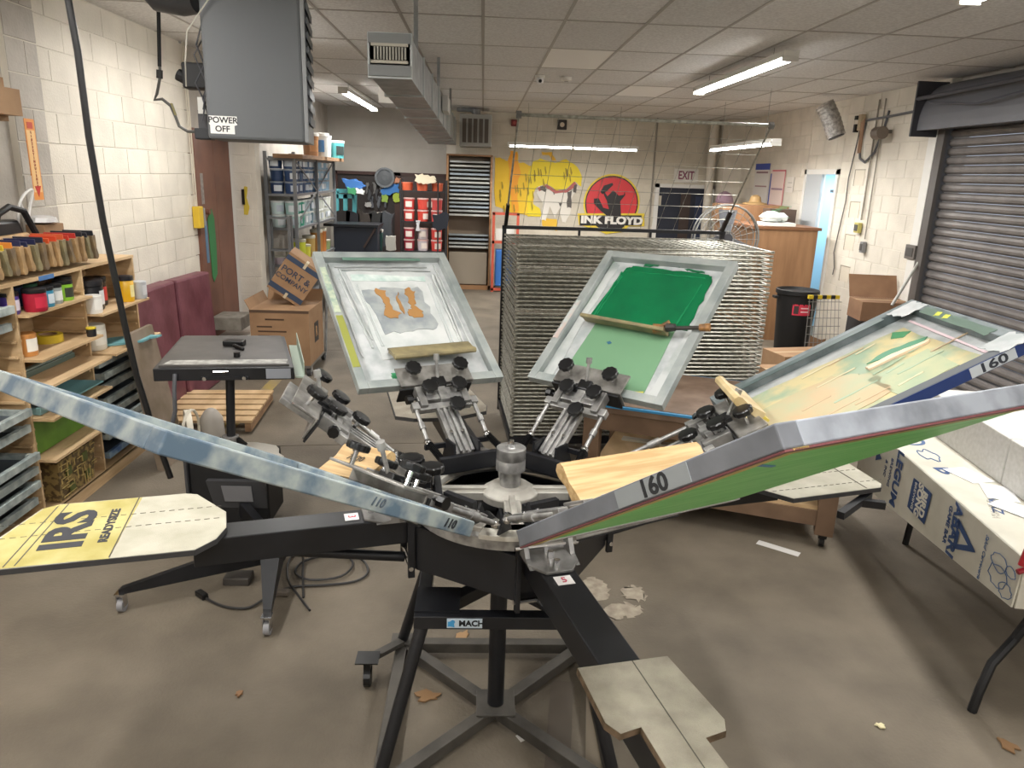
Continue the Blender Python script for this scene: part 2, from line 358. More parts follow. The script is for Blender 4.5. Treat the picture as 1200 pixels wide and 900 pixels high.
# ------------------------------------------------------------------ THE PRINTING PRESS
CX, CY = .13, 2.63
press = T('screen_printing_press', 'black six-head manual screen printing press on a square tube stand, in the foreground', 'printing press', (CX, CY, 0))
def PO(n, g, m, parent=press, **k): return O(n, g, m, parent, world=True, **k)
x0, x1, y0, y1 = -.33, .53, 2.17, 3.03
g = G()
for yy_ in (y0, y1): g.box(x0-.025, x1+.025, yy_-.025, yy_+.025, .03, .08)
for xx_ in (x0, x1): g.box(xx_-.025, xx_+.025, y0, y1, .03, .08)
PO('base_frame', g, worn_steel, bev=.003)
cxm, cym = .1, 2.6
for a, b in ((x0, y0), (x1, y0), (x0, y1), (x1, y1)): PO('diagonal_tube', G().bar((cxm, cym, .055), (a, b, .055), .05, .05), worn_steel, bev=.003)
PO('centre_plate', G().cb(cxm, cym, .085, .16, .16, .008), worn_steel, bev=.002)
PO('column', G().cyl((cxm, cym, .09), (cxm, cym, .85), .034, n=20), black_m, smooth=True)
for sx_, sy_ in ((-1, -1), (1, -1), (-1, 1), (1, 1)):
    a = (x0 if sx_ < 0 else x1, y0 if sy_ < 0 else y1); b = (cxm+sx_*.27, cym+sy_*.26)
    PO('leg', G().cyl((a[0], a[1], .08), (b[0], b[1], .68), .024, n=16), black_m, smooth=True)
    PO('foot', G().cyl((a[0], a[1], 0), (a[0], a[1], .03), .02), blackd)
PO('corner_plate', G().cb(x0, y1, .085, .1, .09, .008), worn_steel)
g = G()
for yy_ in (cym-.28, cym+.28): g.box(cxm-.31, cxm+.31, yy_-.025, yy_+.025, .64, .69)
for xx_ in (cxm-.285, cxm+.285): g.box(xx_-.025, xx_+.025, cym-.28, cym+.28, .64, .69)
g.bar((cxm-.27, cym-.26, .665), (cxm+.27, cym+.26, .665), .05, .05).bar((cxm+.27, cym-.26, .665), (cxm-.27, cym+.26, .665), .05, .05)
PO('upper_frame', g, black_m, bev=.003)
PO('gusset_plate', G().cb(cxm-.23, cym-.2, .695, .16, .16, .006), black_m)
lb = PO('name_plate', G().cb(-.03, cym-.307, .667, .125, .004, .036), P('b9c6cf', .3))
text('MACH', .031, P('101418'), lb, frameM((-.006, cym-.3095, .667), (1, 0, 0), (0, 0, 1)), world=True, bold=.0012)
PO('blue_swirl', G().blob([(-.088, .655), (-.066, .655), (-.062, .675), (-.075, .682), (-.09, .672)], 0, .002, .003, 2, 3, frameM((0, cym-.309, 0), (1, 0, 0), (0, 0, 1))), P('3d8fc0'))
AZ = [195.3, 284.6, 15.3, 104.8]
# octagonal body: four long panels, four short faces where the arms leave
vs = []
for a in AZ:
    for d in (-12, 12): vs.append((CX+.385*math.cos(R(a+d)), CY+.385*math.sin(R(a+d))))
for i in range(8):
    a, b = vs[i], vs[(i+1) % 8]
    PO('body_panel', G().bar((a[0], a[1], .875), (b[0], b[1], .875), .012, .17), black_m)
PO('body_floor', G().prism(vs, .785, .795), black_m)
for a, al in zip(AZ, ('L', 'F', 'Rr', 'B')):
    m = TR(CX, CY, 0) @ RZ(a)
    ar = PO('platen_arm', G(m).box(.36, {'L': 1.13, 'F': 1.45, 'Rr': 1.2, 'B': 1.25}[al], -.058, .058, .885, .985), black_m, bev=.004)
    for s in (-1, 1): PO('arm_bracket', G(m).box(.385, .41, s*.085-.008, s*.085+.008, .76, 1.0), black_m, ar, bev=.002)
    PO('brace_tube', G(m).cyl((.41, 0, .80), (.86, 0, .885), .019, n=14), black_m, ar, smooth=True)
    for s in (-1, 1):
        PO('hinge_cheek', G(m).prism([(.40, .985), (.52, .985), (.47, 1.0), (.43, 1.06), (.40, 1.065)], s*.078-.008, s*.078+.008, RX(90)), dsteel, ar)
    g = G(m); g.prism([(.40, -.085), (.50, -.085), (.56, -.045), (.56, .045), (.50, .085), (.40, .085)], .986, .996)
    PO('hinge_bracket', g, dsteel, ar, bev=.002)
    for bx, by in ((.43, 0), (.47, 0), (.53, 0)): PO('bolt', G(m).cyl((bx, by, .995), (bx, by, 1.02), .011, n=6), chrome, ar)
    PO('bolt', G(m).cyl((.43, -.11, 1.02), (.43, .11, 1.02), .009, n=8), chrome, ar)
    PO('bolt', G(m).cyl((.4, -.1, .80), (.4, .1, .80), .009, n=8), chrome, ar)
    if al in 'LF':
        st = PO('number_sticker', G(m).box(.575, .625, -.028, .028, .9855, .987), P('e8e4e2', .4), ar)
        text('5' if al == 'F' else '3', .04, P('c9455f'), st, m @ TR(.6, 0, .9875) @ RZ(90), world=True)
plat_y = mat('platen_adhesive_yellow', rgb('bfb67c'), .75, c2=rgb('a89c58'), sc=7, bump=.15, bsc=220)
plat_w = mat('platen_face_white', rgb('bdb9a9'), .75, c2=rgb('aca896'), sc=9, bump=.1, bsc=220)
plat_g = mat('platen_face_linty_grey', rgb('b0a899'), .9, c2=rgb('938b7e'), sc=9, bump=.4, bsc=260)
edge_w = mat('platen_edge', rgb('3b3a3b'), .7)
edge_o = mat('platen_edge_wood', rgb('74604b'), .8, c2=rgb('51422f'), sc=30)
POLY = {'L': [(1.80, .15), (1.111, .163), (1.05, .10), (1.022, .02), (1.029, -.107), (1.14, -.29), (1.18, -.306), (1.60, -.308), (1.65, -.28)],
        'F': [(1.031, -.129), (1.043, .121), (1.29, .137), (1.322, .12), (1.33, .062), (1.9, .07), (1.9, -.08), (1.262, -.065), (1.27, -.12), (1.23, -.14)],
        'Rr': [(1.0, -.15), (1.09, -.28), (1.53, -.27), (1.56, -.24), (1.62, .2), (1.1, .22), (1.0, .1)],
        'B': [(1.6, .26), (1.056, .287), (1.0, .2), (.977, .0), (1.05, -.19), (1.136, -.216), (1.6, -.2)]}
PLAT = {}
for a, k, face, edge in zip(AZ, ('L', 'F', 'Rr', 'B'), (plat_w, plat_g, plat_w, plat_g), (edge_w, edge_o, edge_w, edge_w)):
    m = TR(CX, CY, 0) @ RZ(a); c = POLY[k]
    p = PO('platen', G(m).prism(c, .985, 1.003), edge, label={'L': 'long platen with yellow printed end', 'F': 'linty grey platen with notched neck', 'Rr': 'white platen with dark edge', 'B': 'worn grey platen'}[k])
    mx = sum(q[0] for q in c)/len(c); my = sum(q[1] for q in c)/len(c)
    PO('platen_face', G(m).prism([(mx+(x-mx)*.995, my+(y-my)*.985) for x, y in c], 1.0025, 1.0045), face, p)
    PLAT[k] = (m, p)
m, p = PLAT['L']
PO('yellow_adhesive', G(m).blob([(1.79, .143), (1.36, .155), (1.33, -.30), (1.60, -.301), (1.642, -.28)], 1.004, 1.0052, .002, 8), plat_y, p)
ink = P('33343a', .7); line = P('555148', .8)
for q0, q1 in (((1.36, .15), (1.34, -.3)), ((1.62, .14), (1.57, -.3)), ((1.65, .14), (1.60, -.29))): PO('guide_line', G(m).bar((*q0, 1.0056), (*q1, 1.0056), .004, .0008), line, p)
for v in (-.06, -.16):
    g = G(m)
    for k in range(24): g.bar((1.05+k*.031, v, 1.0056), (1.068+k*.031, v, 1.0056), .0025, .0008)
    PO('dashed_line', g, line, p)
q = at(84, 620, z=1.006); q = m.inverted() @ q
text('IRS', .17, ink, p, m @ TR(q.x, q.y, 1.0058) @ RZ(-90), world=True, sx=1.3, bold=.006)
text('READYSIZE', .038, ink, p, m @ TR(q.x-.115, q.y-.005, 1.0058) @ RZ(-90), world=True, sx=1.35, bold=.0015)
m, p = PLAT['F']; 
PO('support_bar', G().bar(at(985, 604, z=.94), at(1018, 580, z=.96), .03, .03).bar(at(1004, 588, z=.95), at(1037, 592, z=.95), .03, .03), black_m)
PO('pencil_line', G(m).bar((1.04, .02, 1.005), (1.9, 0, 1.005), .0025, .0008), line, p)
m, p = PLAT['Rr']
for v in (-.2, -.08):
    g = G(m)
    for k in range(18): g.bar((1.05+k*.031, v, 1.0056), (1.068+k*.031, v, 1.0056), .0025, .0008)
    PO('dashed_line', g, line, p)
PO('guide_line', G(m).bar((1.46, -.265, 1.0056), (1.5, .2, 1.0056), .004, .0008), line, p)
# hub wheel
g = G(TR(CX, CY, 0)); g.ring(.285, .335, 1.0, 1.03, 48)
for a in (2, 92, 182, 272):
    g.box(.06, .29, -.032, .032, 1.0, 1.035, RZ(a)); g.box(.06, .29, -.012, .012, 1.03, 1.048, RZ(a))
g.lathe([(.11, 1.0), (.11, 1.03), (.075, 1.055), (.07, 1.055)], 28)
PO('hub_wheel', g, steel, bev=.004, smooth=True)
PO('hub_rim', G(TR(CX, CY, 0)).ring(.335, .37, .97, 1.012, 56), alum, smooth=True)
PO('rim_segment', G(TR(CX, CY, 0)).ring(.26, .385, 1.012, 1.03, 10, 252, 286), mat('cast_white', rgb('c9c5ba'), .5, .2), bev=.002)
PO('hub_tray', G(TR(CX, CY, 0)).ring(.05, .3, .93, .94, 40), blackm)
PO('centre_post', G(TR(CX, CY, 0)).lathe([(.04, 1.05), (.04, 1.115), (.056, 1.118), (.056, 1.158), (.0545, 1.16), (.0545, 1.163), (.056, 1.165), (.056, 1.205), (.05, 1.209)], 32), alum, smooth=True)
PO('post_bolt', G(TR(CX, CY, 0)).cyl((0, 0, 1.205), (0, 0, 1.222), .016, n=6).cyl((0, 0, 1.22), (0, 0, 1.235), .009, n=8), chrome)
# print heads
CH = (.11, 2.61)
def knob(parent, M, p, r=.036, h=.024, stem=.03, m=blackd):
    g = G(M @ TR(*p)); n = 40; prof = [(.55, stem), (.92, stem+.003), (1, stem+.008), (1, stem+h-.004), (.9, stem+h), (.5, stem+h+.001)]
    vs = []; fs = []
    for rr, z in prof:
        for i in range(n):
            a = 2*math.pi*i/n; q = rr*r*(1 if (i % 4) < 2 else .93 if rr > .6 else 1); vs.append((q*math.cos(a), q*math.sin(a), z))
    k = len(prof); fs = [(j*n+i, j*n+(i+1) % n, (j+1)*n+(i+1) % n, (j+1)*n+i) for j in range(k-1) for i in range(n)]+[tuple(range(n-1, -1, -1)), tuple(range((k-1)*n, k*n))]
    g.add(vs, fs); o = PO('knob', g, m, parent, smooth=True)
    PO('knob_stem', G(M @ TR(*p)).cyl((0, 0, -.01), (0, 0, stem+.002), .007, n=8), chrome, parent, smooth=True)
def head(phi, e, t0, s=0, full=True, clampw=.17, low=False, bw=.16):
    H0 = TR(CH[0], CH[1], 0) @ RZ(phi) @ TR(0, s, 0)
    Mt = H0 @ TR(.30, 0, 1.10) @ RY(-e); d = t0-.39
    HB = TR(CH[0], CH[1], 0) @ RZ(phi)
    g = G(HB); g.box(.245, .27, -bw, bw, 1.03, 1.10).box(.245, .30, -bw, bw, 1.03, 1.036)
    hd = PO('print_head', g, black_m, bev=.002)
    for q in (-.055, .055): PO('upright', G(H0).prism([(.27, 1.04), (.40, 1.04), (.36, 1.14), (.28, 1.14)] if bw > .1 else [(.25, 1.05), (.32, 1.05), (.28, 1.12)], q-.005, q+.005, RX(90)), black_m, hd)
    g = G(Mt); g.box(.0, .26+d, -.045, .045, -.03, -.018)
    for q in (-.04, -.012, .012, .04): g.box(.0, .26+d, q-.006, q+.006, -.02, -.002)
    PO('arm_channel', g, alum, hd, bev=.001)
    for q in (-.026, .026): PO('bolt', G(Mt).cyl((.1, q, -.02), (.1, q, .004), .008, n=8), chrome, hd)
    g = G(Mt @ TR(d, 0, 0)); g.box(.23, .26, -.12, .12, -.03, .0).box(.27, .295, -.10, .12, -.02, .012).box(.30, .35, -.075, .075, -.03, .005).box(.26, .36, -.02, .02, -.02, .02)
    PO('micro_block', g, alum, hd, bev=.002)
    for q in (.0985, -.0985): PO('micro_block_side', G(Mt @ TR(d, 0, 0)).box(.24, .345, q-.0165, q+.0165, -.03, .018), dsteel, hd, bev=.003)
    for q in () if low else (-.075, .06): knob(hd, Mt @ TR(d, 0, 0), (.315, q, .005))
    if not low: knob(hd, Mt @ TR(d, 0, 0), (.215, -.035, -.005))
    if full:
        for q in (-1, 1):
            a = Mt @ Vector((.25+d, q*.135, -.01)); b = H0 @ Vector((.37+d*.4, q*.135, 1.13+d*.2)); c = HB @ Vector((.275, q*.14, 1.08))
            PO('rod', G().cyl(a, b, .009, n=10).cyl(a+(b-a)*.45, a+(b-a)*.62, .014, n=10), alum, hd, smooth=True)
            PO('ball_joint', G(TR(*b)).lathe([(.004, -.016), (.013, -.011), (.017, 0), (.013, .011), (.004, .016)], 12), chrome, hd, smooth=True)
            PO('spring', G().cyl(b, c, .009, n=8).helix(b, c, .0135, 16, .0028), blackd, hd, smooth=True)
            PO('side_block', G(Mt @ TR(d, 0, 0)).box(.235, .27, q*.135-.016, q*.135+.016, -.025, .008), alum, hd, bev=.003)
    mc = Mt @ TR(t0, 0, 0)
    g = G(mc); g.box(-.035, .07, -clampw, clampw, .004, .012).box(-.035, -.028, -clampw, clampw, -.075, .012)
    PO('clamp', g, mat('clamp_plate', rgb('9a9792'), .42, .5, c2=rgb('6b6864'), sc=16), hd, bev=.002)
    PO('clamp_jaw', G(mc).box(-.045, -.037, -clampw+.01, clampw+.005, -.08, .0), blackm, hd)
    for q in () if low else (-.11, .11): knob(hd, mc, (.02, q, .012), stem=.04)
    if low: return hd
    PO('centre_screw', G(mc).cyl((-.03, 0, .01), (.05, 0, .09), .007, n=10).cyl((.04, 0, .08), (.058, 0, .098), .013, n=10), alum, hd, smooth=True)
    PO('screw_block', G(mc).box(-.06, -.01, -.03, .03, .0, .03).box(-.07, -.03, .02, .05, -.01, .02), blackd, hd, bev=.004)
    PO('cross_screw', G(mc).cyl((-.05, -.09, .0), (-.05, .09, .0), .008, n=10), chrome, hd, smooth=True)
    if full:
        PO('side_knob', G(Mt @ TR(d, 0, 0)).cyl((.29, .14, 0), (.29, .165, 0), .02, n=8).cyl((.29, .1, 0), (.29, .145, 0), .006, n=8), blackd, hd)
        if bw > .1: PO('linkage', G(H0).box(.36, .375, -.15, .15, 1.10, 1.12), black_m, hd)
    return hd
SCR = {'A': (116.2, .616, 1.307, 35.03, .03, 1.88), 'B': (50.7, .615, 1.304, 38.78, .014, -1.0), 'C': (-1.06, .82, 1.359, 29.2, -.103, .2), 'D': (297.14, .887, 1.373, 34.93, -.122, -1.09), 'E': (229.7, .786, 1.352, 30.07, .172, 2.42)}
head(116.2, 35, .39, .03); head(50.7, 38, .39, .014)
head(-1.06, 28.5, .585, -.10); head(297.1, 27, .65, -.12, low=True, bw=.07); head(229.7, 30, .55, .17, clampw=.15, bw=.07)
hf = head(186, 38, .50, .02)
PO('shim', G(TR(CH[0], CH[1], 0) @ RZ(186) @ TR(.30, .02, 1.10) @ RY(-38)).box(.47, .60, -.10, .10, -.04, -.02), alum, hf, bev=.002)
# big ribbed adjustment knobs on the front-left head
mk = TR(CH[0], CH[1], 0) @ RZ(205)
knob(press, mk, (.34, -.10, 1.10), r=.05, h=.03, stem=.06); knob(press, mk, (.29, -.02, 1.10), r=.045, h=.03, stem=.05)
# caster stored at the left foot
PO('caster', G().cb(-.46, 2.83, .13, .1, .09, .006).box(-.475, -.445, 2.80, 2.86, .06, .13).cyl((-.475, 2.82, .045), (-.445, 2.82, .045), .045, n=16), blackd)
PO('caster_arm', G().bar((-.33, 2.99, .1), (-.46, 2.83, .122), .04, .02), worn_steel)
# ------------------------------------------------------------------ SCREENS
SW, SL, SH = .69, .865, .04
al_frame = mat('screen_frame_aluminium', rgb('a9adab'), .45, .2, c2=rgb('848d8c'), sc=7, lo=.35, hi=.7)
al_blue = mat('screen_frame_stained_blue', rgb('98a09f'), .5, .15, c2=rgb('56697a'), sc=14, lo=.4, hi=.62, det=6)
al_grey = mat('screen_frame_grey', rgb('7a7d83'), .5, .15, c2=rgb('65686e'), sc=8)
al_lilac = mat('screen_end_oxidised', rgb('92979f'), .5, .1, c2=rgb('6d7178'), sc=12, lo=.45, hi=.7)
smear = mat('smeared_ink_white', rgb('c0c3c2'), .5, c2=rgb('959d9b'), sc=6, det=8, lo=.45, hi=.7)
def sM(k):
    phi, r, z, e, s, ro = SCR[k]; a = R(phi)
    d = Vector((math.cos(a), math.sin(a), 0)); n = Vector((-d.y, d.x, 0)); o = Vector((.11, 2.61, z))+d*r+n*s
    up = d*math.cos(R(e))+Vector((0, 0, math.sin(R(e)))); nr = up.cross(n); n2 = n*math.cos(R(ro))+nr*math.sin(R(ro)); w = up.cross(n2)
    return Matrix(((up.x, n2.x, w.x, o.x), (up.y, n2.y, w.y, o.y), (up.z, n2.z, w.z, o.z), (0, 0, 0, 1)))
def screen(k, label, fm, mesh_m, side=None, end=None):
    t = T('printing_screen', label, 'screen', m=sM(k), group='screens clamped in the press'); h = SW/2
    b = .042
    def bar(n, x0, x1, y0, y1, m, lab=None): return O(n, G().box(x0, x1, y0, y1, -SH, 0), m, t, bev=.003, label=lab)
    bar('frame_bar', 0, b, -h+b, h-b, fm); bar('frame_bar', SL-b, SL, -h+b, h-b, end or fm)
    bar('frame_bar', 0, SL, h-b, h, fm if k != 'E' else side or fm); bar('frame_bar', 0, SL, -h, -h+b, side or fm)
    O('mesh_fabric', G().box(.02, SL-.02, -h+.02, h-.02, -SH-.001, -SH+.002), mesh_m, t)
    return t
def pl(t, n, poly, mt, z=-.035, th=.002, amp=.004, sub=5, seed=1, lab=None): return O(n, G().blob(poly, z, z+th, amp, sub, seed), mt, t, label=lab)
h = SW/2; b = .042
tape = mat('tape_white', rgb('bfc1c2'), .4, c2=rgb('9fa5a6'), sc=14, det=6)
# A: white ink screen with an orange figure
A = screen('A', 'ink-smeared screen at back left with white ink and an orange stencil figure', al_frame, smear)
pl(A, 'inner_tape', [(.03, -h+.04), (SL-.03, -h+.04), (SL-.03, h-.04), (.03, h-.04)], tape, -.037, .002)
pl(A, 'white_ink', [(.76, .20), (.745, -.21), (.2, -.22), (.17, .18)], mat('ink_white', rgb('cbcdcc'), .3, c2=rgb('b6bbba'), sc=10), -.0345, .003, .012, 8)
pl(A, 'teal_stripe', [(.735, .19), (.712, -.19), (.68, -.185), (.69, .195)], mat('emulsion_teal', rgb('a9bfb9'), .4, c2=rgb('d5dcd8'), sc=18), -.031, .001)
pl(A, 'grey_ink_panel', [(.628, .171), (.632, -.137), (.343, -.144), (.338, .127)], mat('ink_blue_grey', rgb('878e92'), .35, c2=rgb('a8acab'), sc=12), -.031, .002, .012, 8, 4)
org = P('a3794a', .4)
for sgn, sd in ((1, 5), (-1, 9)):
    c = .0
    pts = [(.63, .085), (.60, .10), (.55, .082), (.51, .075), (.47, .10), (.43, .085), (.43, .03), (.46, .015), (.49, .045), (.53, .05), (.57, .05), (.62, .05)]
    pl(A, 'orange_figure', [(x, c+sgn*y) for x, y in pts], org, -.0285, .002, .008, 3, sd)
pl(A, 'orange_figure', [(.60, -.02), (.56, .01), (.50, .01), (.45, .0), (.50, -.012), (.56, -.0)], org, -.0285, .002, .004, 3, 2)
for i, (a, c) in enumerate((((.30, .20), (.77, .235)), ((.25, .21), (.70, .25)), ((.25, -.225), (.72, -.235)), ((.25, -.24), (.73, -.255)), ((.765, .22), (.75, -.23)), ((.2, .27), (.80, .28)), ((.2, -.275), (.8, -.27)), ((.785, .25), (.78, -.22)))):
    O('ink_ridge', G().blob([(a[0], a[1]-.004), (c[0], c[1]-.004), (c[0], c[1]+.004), (a[0], a[1]+.004)], -.032, -.027, .003, 14, i), MT['ink_white'], A)
for i, yy_ in enumerate((.165, .155, -.175, -.19)):
    O('ink_ridge', G().blob([(.26, yy_-.002), (.66, yy_*1.1-.002), (.66, yy_*1.1+.002), (.26, yy_+.002)], -.031, -.0275, .002, 12, i+20), mat('ink_shadow_grey', rgb('c3c8c8'), .4), A)  # thin pale grey ink lines along the panel sides
pl(A, 'tape_strip', [(.82, .215), (.812, -.187), (.795, -.187), (.80, .215)], P('5d7a6d', .3), .001, .001, .001, lab='green tape strip')
pl(A, 'tape_strip', [(.12, h-.004), (.43, h-.004), (.43, h-.036), (.12, h-.036)], P('8f9248', .4), .001, .001, .001, lab='yellow tape strip')
pl(A, 'tape_strip', [(.45, h-.006), (.75, h-.006), (.75, h-.034), (.45, h-.034)], mat('tape_speckled', rgb('b9c0a8'), .5, c2=rgb('8fa295'), sc=40), .001, .001, .002, lab='speckled tape strip')
pl(A, 'ink_patch', [(.06, .175), (.095, .17), (.095, .10), (.06, .10)], P('3d8a5d', .3), -.033, .003)
# B: green ink screen
B = screen('B', 'aluminium screen at back right with a pool of dark green ink', al_frame, mat('mesh_pale_green', rgb('7fa780'), .45))
pl(B, 'inner_tape', [(.03, h-.05), (SL-.03, h-.05), (SL-.03, -h+.05), (.03, -h+.05)], tape, -.0375, .001)
pl(B, 'emulsion', [(.42, .19), (.045, .205), (.05, -.225), (.46, -.21)], mat('emulsion_green', rgb('6f9675'), .35), -.0365, .0025, .001)
pl(B, 'green_ink', [(.785, .205), (.80, .16), (.79, -.235), (.74, -.265), (.44, -.262), (.40, .215), (.43, .245)], mat('ink_green', rgb('0a6e42'), .22, c2=rgb('08603a'), sc=5), -.034, .004, .006, 8, 3)
for i, (a, c) in enumerate((((.43, .225), (.75, .215)), ((.76, .20), (.765, -.22)), ((.72, -.22), (.45, -.205)), ((.46, .21), (.72, .20)))):
    O('ink_ridge', G().blob([(a[0]-.003, a[1]-.003), (c[0]-.003, c[1]-.003), (c[0]+.003, c[1]+.003), (a[0]+.003, a[1]+.003)], -.031, -.0285, .003, 12, i), P('1f8555', .25), B)
for i, pp in enumerate(([(.835, .16), (.82, .12), (.80, .115), (.815, .05), (.83, .02), (.835, .0)], [(.84, .0), (.825, -.06), (.835, -.12), (.845, -.06)], [(.81, -.10), (.80, -.14), (.795, -.20), (.81, -.20), (.815, -.14)])): pl(B, 'ink_smudge', pp, P('12633f', .35), -.033, .003, .006, 4, i)
pl(B, 'yellow_tape', [(.045, -.10), (.07, -.22), (.05, -.22), (.042, -.10)], P('d3c94e', .4), -.033, .002, .001)
pl(B, 'ink_spot', [(.30, .08), (.31, .065), (.30, .05), (.29, .065)], P('2f5f7d', .3), -.033, .001, .001)
pl(B, 'white_smear', [(.03, h-.045), (.82, h-.045), (.80, .25), (.45, .262), (.03, .24)], MT['smeared_ink_white'], -.036, .0025, .004, 8, 5)
pl(B, 'white_smear', [(.05, -.245), (.45, -.27), (.75, -.275), (.82, -h+.045), (.03, -h+.045)], MT['smeared_ink_white'], -.036, .0025, .004, 8, 6)
pl(B, 'pink_stain', [(.25, h-.006), (.5, h-.006), (.5, h-.03), (.25, h-.03)], mat('stain_pink', rgb('c3aaa3'), .5, c2=rgb('b3bab6'), sc=20), .0008, .001, .003)
# C: blue-sided screen, pale green and peach ink
emC = mat('emulsion_mottled', rgb('92a58e'), .4, c2=rgb('c4b78d'), sc=7, lo=.42, hi=.58, det=6)
C_ = screen('C', 'screen at right with a navy side marked 160 and mottled peach-green ink', mat('screen_frame_dirty', rgb('8a9396'), .5, .4, c2=rgb('5f6b6c'), sc=11), smear, side=P('5b5f63', .5))
pl(C_, 'inner_tape', [(.03, h-.045), (SL-.03, h-.045), (SL-.03, -h+.04), (.03, -h+.04)], tape, -.0375, .001)
pl(C_, 'emulsion', [(.04, .24), (.74, .21), (.755, -.26), (.04, -.27)], emC, -.0365, .003, .006, 8, 2)
pl(C_, 'peach_ink', [(.05, .08), (.40, .09), (.50, -.04), (.47, -.22), (.05, -.22)], mat('ink_peach', rgb('bda583'), .4, c2=rgb('a9ad8e'), sc=6), -.0335, .002, .014, 7, 6)
pl(C_, 'green_ink', [(.52, .06), (.60, .085), (.74, .05), (.72, .018), (.60, .022)], P('4e8a6c', .4), -.0335, .003, .004, 5, 7)
pl(C_, 'green_ink', [(.70, .21), (.74, .15), (.70, .13), (.67, .165)], P('4a8a60', .4), -.0335, .002, .001)
O('film_slit', G().blob([(.50, .0), (.72, -.004), (.73, .006), (.60, .028), (.5, .022)], -.032, -.024, .002, 6, 4), P('e2c9ae', .35), C_)
pl(C_, 'pale_panel', [(.46, -.06), (.69, -.04), (.68, -.24), (.47, -.25)], mat('emulsion_sage', rgb('9bab90'), .4, c2=rgb('b2b592'), sc=9), -.0335, .002, .003, 5, 3)
for i in range(16):
    x = .2+random.random()*.5; y = random.uniform(-.2, .2); l = random.uniform(.05, .2)
    O('ink_streak', G().blob([(x, y-.003), (x+l, y+.01), (x+l, y+.018), (x, y+.006)], -.0318, -.0306, .002, 5, i), (P('9fb29a', .4), P('cfc6a6', .4), P('bda687', .4))[i % 3], C_)
pl(C_, 'tape_strip', [(.10, .30), (.715, .315), (.715, .275), (.10, .272)], P('4a5a5a', .3), .0008, .001, .001, lab='dark tape on the long bar')
pl(C_, 'tape_strip', [(.85, .21), (.845, -.20), (.805, -.20), (.812, .20)], P('62756b', .3), .0008, .001, .003, lab='dark green tape strip')
for a in (.11, .06): pl(C_, 'yellow_mark', [(.815, a), (.84, a+.015), (.845, a-.01), (.825, a-.02)], P('c6c94e', .4), .0018, .001, .002)
for y in (.27, -.30): pl(C_, 'tape_corner', [(.76, y-.05), (.86, y-.045), (.855, y+.05), (.74, y+.045)], tape, .0008, .0015, .006, 6)
pl(C_, 'pink_tape', [(.79, .24), (.775, -.25), (.765, -.25), (.78, .24)], P('e3cdd3', .4), -.033, .002, .001)
navy = P('24386b', .35)
O('navy_tape', G().box(.02, SL-.005, -h-.0015, -h+.001, -SH+.001, -.001), navy, C_)
lb = O('number_label', G().box(.655, .80, -h-.0028, -h, -SH+.003, -.003), P('b8bfc4', .4), C_)
text('160', .042, P('2a2f38'), lb, frameM((.727, -h-.003, -.0205), (1, 0, 0), (0, 0, 1)), sx=1.5, bold=.001)
# D: screen seen from below, green underside
grn = mat('emulsion_underside_green', rgb('62cf60'), .4, c2=rgb('8fe083'), sc=6, obj=True, stretch=(12, 1, 1), det=6)
D = screen('D', 'nearest screen, pointing towards the camera, green underside and 160 on its grey side', al_grey, grn, end=al_lilac)
for (a, c, zz, cc, lab) in ((-h, -h+.018, -SH-.0035, '6a3a3c', 'maroon tape edge'), (-h+.018, -h+.05, -SH-.0032, 'cdb567', 'yellow tape edge')):
    O('underside_tape', G().box(0, SL, a, c, zz, zz+.0032), P(cc, .5), D, label=lab)
O('underside_tape', G().box(SL-.014, SL, -h+.02, h, -SH-.0034, -SH), P('6a3a3c', .5), D, label='maroon tape at the far end')
O('underside_tape', G().box(SL-.035, SL-.014, -h+.05, h, -SH-.003, -SH), P('b5a862', .5), D, label='yellow tape at the far end')
O('underside_tape', G().box(.0, .03, -h+.05, h, -SH-.0034, -SH), P('b9b4b8', .5), D, label='grey tape by the clamp')
O('green_inner_face', G().box(.05, SL-.05, -h+.05, h-.05, -SH+.003, -SH+.005), P('a9c9a0', .5), D)
O('blue_mark', G().bar((.76, -.295, -SH-.0025), (.70, -.20, -SH-.0025), .008, .001), P('2f7fb5', .4), D)
lb = O('number_label', G().box(.44, .66, -h-.0015, -h, -SH+.003, -.003), P('8b9092', .45), D)
text('160', .045, P('202226'), lb, frameM((.56, -h-.0018, -.0205), (1, 0, 0), (0, 0, 1)), sx=1.25, bold=.0012)
# E
E_ = screen('E', 'screen at front left seen edge-on, blue-grey stained bar marked 110', al_blue, smear, side=al_blue, end=al_blue)
text('110', .03, P('23262c'), E_, frameM((.10, h+.0015, -.021), (-1, 0, 0), (0, 0, 1)), bold=.0008, shear=.3)
text('110', .028, P('4a5560'), E_, frameM((.36, h+.0015, -.019), (-1, 0, 0), (0, 0, 1)), bold=.0004, shear=.3)
